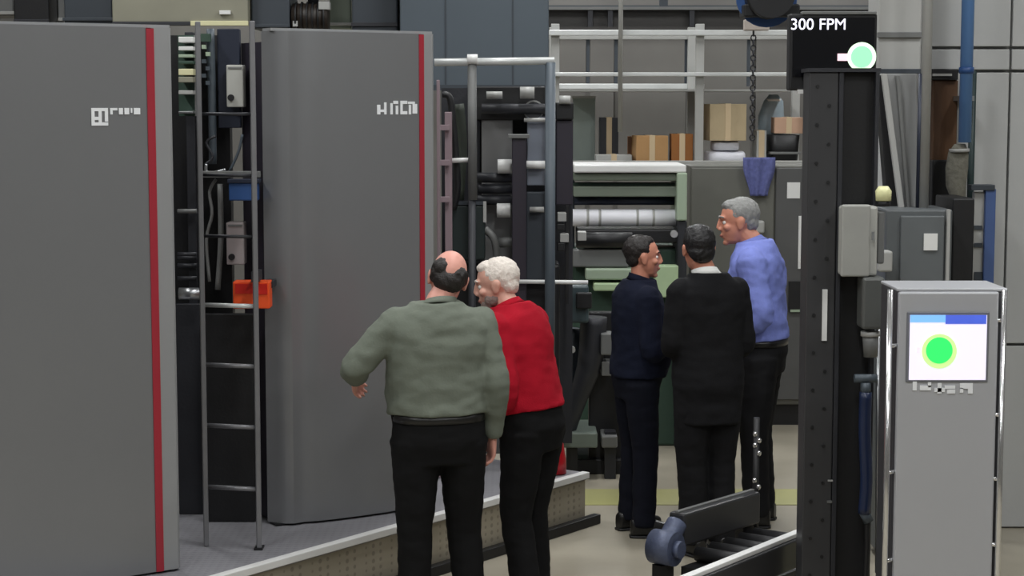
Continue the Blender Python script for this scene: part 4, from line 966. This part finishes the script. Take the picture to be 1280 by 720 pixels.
    for sd, (kn, an, fd) in zip((-1, 1), legs):
        hp = V((sd * hipx, 0, 0.9)); k_ = V(kn); a_ = V(an)
        b.tube([hp, hp.lerp(k_, 0.5), k_, k_.lerp(a_, 0.3), a_], [0.085 * s, 0.072 * s, 0.055 * s, 0.054 * s, 0.036 * s])
        f = Vector(fd).normalized(); b.tube([a_ - f * 0.03 + Vector((0, 0, -0.02)), a_ + f * 0.06 + Vector((0, 0, -0.045)), a_ + f * 0.14 + Vector((0, 0, -0.06))], [0.035 * s, 0.03 * s, 0.02 * s])
    me = to_mesh_remeshed(b, 'body', 0.0058, 3)
    link_mesh('body', me, sp['skin'], root, True)
    # ------------------------------------------------------------- face details
    for q in (-1, 1):
        ey = part('eye', MB().ell(h(q * 0.031, 0.0735, 0.008), [0.0115 * hs] * 3, None, 14, 10), mat('eye_white', (225, 222, 216), 0.2), root, 0, True)
        part('iris', MB().ell(h(q * 0.031, 0.0822, 0.008), [0.0058 * hs, 0.0042 * hs, 0.0058 * hs], HM, 12, 8), mat('iris_brown', (52, 38, 28), 0.2), ey, 0, True)
        part('eyebrow', MB().tube([h(q * 0.014, 0.094, 0.036), h(q * 0.032, 0.09, 0.041), h(q * 0.05, 0.077, 0.036)], [0.004 * hs, 0.005 * hs, 0.003 * hs], 8), sp['hair'], root, 0, True)
    part('lips', MB().tube([h(-0.021, 0.09, -0.061), h(0, 0.0995, -0.06), h(0.021, 0.09, -0.061)], [0.003 * hs, 0.0065 * hs, 0.003 * hs], 8), mat('lip_skin', (150, 92, 84), 0.5), root, 0, True)
    # ------------------------------------------------------------- hair
    hb_ = MB()
    for c, r in sp['hair_shape']: hell(hb_, c, r)
    hm = to_mesh_remeshed(hb_, 'hair', 0.006, 2); wrinkle(hm, 0.004, 60, 40, 3.0)
    link_mesh('hair', hm, sp['hair'], root, True)
    if 'beard' in sp:
        bb_ = MB()
        for c, r in sp['beard']: hell(bb_, c, r)
        bm_ = to_mesh_remeshed(bb_, 'beard', 0.006, 2); wrinkle(bm_, 0.003, 70, 50, 1.0)
        link_mesh('beard', bm_, sp['beard_mat'], root, True)
    # ------------------------------------------------------------- trousers, shoes
    tr_ = MB()
    torso(tr_, 0.82, sp.get('waist', 1.03), 0.012)
    for sd, (kn, an, fd) in zip((-1, 1), legs):
        hp = V((sd * hipx, 0, 0.9)); k_ = V(kn); a_ = V(an)
        lw_ = sp.get('legw', 1.0)
        tr_.tube([hp + V((0, 0, 0.02)), hp.lerp(k_, 0.5), k_, k_.lerp(a_, 0.4), a_ + V((0, 0, -0.025))], [0.108 * s * bulk * lw_, 0.094 * s * lw_, 0.078 * s * lw_, 0.074 * s * lw_, 0.07 * s * lw_])
    tm_ = to_mesh_remeshed(tr_, 'trousers', 0.009, 6); wrinkle(tm_, 0.005, 9, 16, 5.0)
    link_mesh('trousers', tm_, sp['trousers'], root, True)
    for sd, (kn, an, fd) in zip((-1, 1), legs):
        a_ = V(an); f = Vector(fd).normalized(); sx = Vector((f.y, -f.x, 0)); g_ = Vector((a_.x, a_.y, 0))
        so = MB().rings([(g_ + f * q + Vector((0, 0, z_)), sx * wd, Vector((0, 0, 1)) * hh) for q, z_, wd, hh in ((-0.075, 0.05, 0.026, 0.045), (-0.06, 0.055, 0.036, 0.052), (0.0, 0.06, 0.04, 0.058), (0.07, 0.05, 0.045, 0.047), (0.14, 0.04, 0.046, 0.036), (0.185, 0.034, 0.034, 0.027), (0.2, 0.032, 0.016, 0.018))], 20, 2.6)
        shoe = part('shoe', so, mat('black_leather', (24, 23, 23), 0.35), root, 0.0, True)
        part('sole', MB().rings([(g_ + f * q + Vector((0, 0, 0.008)), sx * wd, Vector((0, 0, 0.008))) for q, wd in ((-0.08, 0.026), (-0.06, 0.038), (0.07, 0.047), (0.14, 0.048), (0.185, 0.036), (0.205, 0.016))], 16, 4), M_BLACK, shoe, 0, True)
    # ------------------------------------------------------------- upper garment
    g_ = MB()
    torso(g_, sp['hem'], 1.522, sp.get('loose', 0.018))
    for sd, (el, wr, hd_, th, curl) in zip((-1, 1), arms):
        shp = up(sd * sh * bulk, -0.008, sz); e = V(el); wv = V(wr)
        sw = sp.get('sleeve', 1.0)
        g_.ell(shp, [0.073 * s * sw] * 3)
        g_.ell(shp.lerp(up(0, -0.01, 1.485), 0.45), [0.1 * s, 0.072 * s, 0.052 * s])
        g_.tube([shp, shp.lerp(e, 0.5), e, e.lerp(wv, 0.5), e.lerp(wv, 0.97)], [0.078 * s * sw, 0.07 * s * sw, 0.062 * s * sw, 0.056 * s * sw, 0.042 * s * sw])
    gm = to_mesh_remeshed(g_, sp['garment'], 0.0085, 6); wrinkle(gm, sp.get('fold', 0.008), 8, 13, sp.get('seed', 1.0))
    link_mesh(sp['garment'], gm, sp['top'], root, True, sp.get('garment_label'))
    # collar
    if sp.get('collar') is not None:
        rs = []
        for z_, add in ((1.50, 0.02), (1.522, 0.008), (1.545, 0.004)):
            c_ = up(0, 0.0, 1.5).lerp(h(0, -0.012, -0.05), max(0, (z_ - 1.5) / 0.11)); nx_ = Vector((1, 0, 0)); ny_ = upd((0, 1, -0.3)).normalized()
            rs.append((c_, nx_ * ((0.066 + add) * s), ny_ * ((0.064 + add) * s)))
        part('collar', MB().rings(rs, 24), sp['collar'], root, 0.0, True)
    for sd, (el, wr, hd_, th, curl) in zip((-1, 1), arms):
        e = V(el); wv = V(wr); d = (wv - e).normalized()
        part('cuff', MB().cyl(wv - d * 0.04, wv - d * 0.005, 0.045 * s * sp.get('sleeve', 1.0), 0.042 * s * sp.get('sleeve', 1.0), 18), sp.get('cuff', sp['top']), root, 0.004, True)
    if sp.get('belt'):
        rs = []
        for z_ in (sp['belt'] - 0.018, sp['belt'] + 0.018):
            rs.append((up(0, 0.003, z_), Vector((0.168 * bulk + 0.017, 0, 0)) * s, Vector((0, 0.118 * bulk + 0.017, 0)) * s))
        part('belt', MB().rings(rs, 32, 2.3), mat('black_leather', (24, 23, 23), 0.35), root, 0.0, True)
    return root

SK1 = mat('skin_fair', (214, 164, 146), 0.5, 0, 0.08, 12, 0.05, 200)
SK2 = mat('skin_ruddy', (206, 140, 116), 0.5, 0, 0.1, 12, 0.05, 200)
SK3 = mat('skin_pink', (218, 156, 140), 0.5, 0, 0.08, 12, 0.05, 200)
HAIR_DARK = mat('hair_dark', (30, 24, 22), 0.55, 0, 0.3, 60, 0.4, 120)
HAIR_BLACK = mat('hair_black', (20, 18, 20), 0.5, 0, 0.3, 60, 0.4, 120)
HAIR_WHITE = mat('hair_white', (226, 216, 206), 0.6, 0, 0.1, 60, 0.4, 120)
HAIR_GREY = mat('hair_grey', (140, 140, 138), 0.6, 0, 0.3, 60, 0.4, 120)
BEARD_GREY = mat('beard_grey', (136, 122, 116), 0.7, 0, 0.3, 60, 0.4, 120)
CL_GREEN = mat('green_grey_shirt', (110, 116, 105), 0.85, 0, 0.1, 14, 0.15, 90, spec=0.2)
CL_RED = mat('red_jumper', (170, 21, 40), 0.9, 0, 0.12, 14, 0.25, 220, spec=0.15)
CL_NAVY = mat('navy_jumper', (24, 28, 44), 0.9, 0, 0.15, 14, 0.2, 150, spec=0.15)
CL_SUIT = mat('black_suit', (25, 25, 27), 0.85, 0, 0.15, 14, 0.15, 120, spec=0.15)
CL_BLUE = mat('blue_shirt', (128, 140, 212), 0.8, 0, 0.16, 30, 0.15, 90, spec=0.2)
CL_BLACK = mat('black_trousers', (22, 22, 23), 0.85, 0, 0.15, 14, 0.1, 120, spec=0.15)
CL_DARK = mat('dark_trousers', (30, 30, 32), 0.85, 0, 0.15, 14, 0.1, 120, spec=0.15)
CL_NAVYT = mat('navy_trousers', (20, 22, 32), 0.85, 0, 0.15, 14, 0.1, 120, spec=0.15)
WHITE_CLOTH = mat('white_cotton', (230, 230, 226), 0.8, 0, 0.04)

FULL = [((0, -0.022, 0.04), (0.086, 0.1, 0.094)), ((0, -0.062, -0.015), (0.074, 0.05, 0.06)), ((0, 0.03, 0.095), (0.062, 0.06, 0.034)), ((0.07, 0.0, 0.02), (0.014, 0.03, 0.04)), ((-0.07, 0.0, 0.02), (0.014, 0.03, 0.04))]
BALD = [((0, -0.058, -0.012), (0.074, 0.052, 0.06)), ((0.058, -0.03, 0.008), (0.027, 0.055, 0.042)), ((-0.058, -0.03, 0.008), (0.027, 0.055, 0.042)), ((-0.034, -0.055, 0.03), (0.05, 0.052, 0.05)), ((0.03, -0.062, 0.012), (0.05, 0.046, 0.042))]
SHORT = [((0, -0.026, 0.04), (0.082, 0.098, 0.09)), ((0, -0.06, -0.01), (0.072, 0.048, 0.055)), ((0, 0.02, 0.092), (0.055, 0.055, 0.032))]

def stand(px, Y): return Vector((at(px, 600, Y).x, Y, 0.0))
# 1: green shirt, back to us, pointing arm out to the press
person('balding man in a grey green shirt with his back turned, arm out to the press', stand(549, 8.0), R(14), 1.80, dict(
    bulk=1.1, lean=3, skin=SK3, hair=HAIR_DARK, hair_shape=BALD, head_yaw=-4, head_pitch=16, head_roll=12, head_dx=0.06, head_fwd=0.05, head_z=1.615,
    arms=[((-0.365, 0.03, 1.245), (-0.33, 0.22, 1.17), (0.15, 0.75, -0.5), (0.3, 0.3, 0.8), 0.35), ((0.24, -0.05, 1.16), (0.245, 0.03, 0.92), (0.0, 0.1, -1), (-0.1, 1, 0.1), 0.5)],
    legs=[((-0.11, 0.0, 0.5), (-0.115, 0.0, 0.09), (-0.2, 1, 0)), ((0.125, 0.06, 0.5), (0.15, 0.03, 0.09), (0.25, 1, 0))],
    garment='shirt', hem=1.035, waist=1.05, top=CL_GREEN, collar=CL_GREEN, trousers=CL_BLACK, belt=1.025, loose=0.03, fold=0.01, seed=2.0, belly=0.05, sleeve=1.0))
# 2: red jumper, white hair, leaning in
person('white haired bearded man in a red jumper leaning towards the balding man', stand(666, 8.45), R(60), 1.74, dict(
    bulk=1.06, lean=13, skin=SK1, hair=HAIR_WHITE, hair_shape=SHORT, beard=[((0, 0.056, -0.085), (0.05, 0.042, 0.036)), ((0.045, 0.03, -0.06), (0.02, 0.04, 0.035)), ((-0.045, 0.03, -0.06), (0.02, 0.04, 0.035))], beard_mat=BEARD_GREY,
    head_yaw=24, head_pitch=14, head_fwd=0.045, head_z=1.625,
    arms=[((-0.25, 0.0, 1.12), (-0.2, 0.2, 0.94), (0.1, 0.8, -0.5), (0.4, 0.3, 0.6), 0.5), ((0.25, 0.08, 1.13), (0.2, 0.3, 1.02), (-0.3, 0.8, -0.2), (-0.2, 0.2, 1), 0.5)],
    legs=[((-0.105, 0.03, 0.5), (-0.12, -0.05, 0.09), (-0.1, 1, 0)), ((0.1, 0.06, 0.5), (0.12, 0.04, 0.09), (0.2, 1, 0))],
    garment='jumper', hem=1.01, top=CL_RED, collar=CL_RED, trousers=CL_BLACK, loose=0.026, fold=0.008, seed=7.0, belly=0.06))
# 3: navy jumper, facing right
person('dark haired man in a navy jumper facing right, leftmost of the far group', stand(794, 10.15), R(-76), 1.68, dict(
    bulk=1.06, lean=2, skin=SK2, hair=HAIR_DARK, hair_shape=[((0, -0.03, 0.045), (0.084, 0.096, 0.088)), ((0, -0.056, -0.008), (0.072, 0.046, 0.055)), ((0, 0.0, 0.1), (0.06, 0.055, 0.03))],
    head_yaw=-10, head_pitch=4, head_fwd=0.015,
    arms=[((-0.24, 0.04, 1.15), (-0.1, 0.2, 1.17), (0.8, 0.15, 0.1), (0, 0.4, 1), 0.5), ((0.24, 0.02, 1.12), (0.12, 0.19, 1.16), (-0.7, 0.25, 0.15), (0, 0.3, 1), 0.5)],
    legs=[((-0.1, 0.02, 0.5), (-0.11, 0.0, 0.09), (-0.2, 1, 0)), ((0.1, 0.03, 0.5), (0.11, 0.02, 0.09), (0.2, 1, 0))],
    garment='jumper', hem=0.95, top=CL_NAVY, collar=CL_NAVY, trousers=CL_NAVYT, loose=0.026, fold=0.008, seed=4.0, belly=0.05, sleeve=1.0))
# 4: dark suit, back to us
person('dark haired man in a black suit with white collar seen from behind', stand(884, 9.66), R(20), 1.77, dict(
    bulk=0.98, lean=2, shoulder=0.16, skin=SK2, hair=HAIR_BLACK, hair_shape=FULL, head_yaw=-8, head_pitch=4, head_dx=-0.04, head_fwd=0.03,
    arms=[((-0.205, 0.02, 1.14), (-0.07, 0.22, 1.13), (0.6, 0.5, 0.1), (0, 0.3, 1), 0.4), ((0.205, 0.0, 1.13), (0.12, 0.22, 1.1), (-0.5, 0.6, 0.1), (0, 0.2, 1), 0.4)],
    legs=[((-0.085, 0.02, 0.5), (-0.075, 0.0, 0.09), (-0.2, 1, 0)), ((0.09, 0.03, 0.5), (0.09, 0.0, 0.09), (0.2, 1, 0))],
    garment='suit_jacket', hem=0.72, top=CL_SUIT, collar=WHITE_CLOTH, cuff=WHITE_CLOTH, trousers=CL_SUIT, loose=0.032, fold=0.006, seed=9.0, sleeve=1.05, legw=1.05))
# 5: blue shirt, grey hair, facing left
person('tall grey haired man in a blue shirt facing left beside the black suit', stand(950, 10.4), R(74), 1.91, dict(
    bulk=1.06, lean=5, skin=SK2, hair=HAIR_GREY, hair_shape=SHORT, head_yaw=16, head_pitch=8, head_fwd=0.075, head_z=1.625,
    arms=[((-0.25, -0.03, 1.14), (-0.2, 0.2, 1.06), (0.3, 0.9, 0.0), (0.2, 0.2, 1), 0.5), ((0.24, 0.06, 1.15), (0.16, 0.26, 1.14), (-0.4, 0.8, 0.1), (0, 0.2, 1), 0.5)],
    legs=[((-0.1, 0.02, 0.5), (-0.1, 0.0, 0.09), (-0.1, 1, 0)), ((0.1, 0.03, 0.5), (0.11, 0.0, 0.09), (0.1, 1, 0))],
    garment='shirt', hem=1.0, top=CL_BLUE, collar=CL_BLUE, trousers=CL_DARK, belt=0.99, loose=0.03, fold=0.011, seed=12.0, sleeve=1.05))
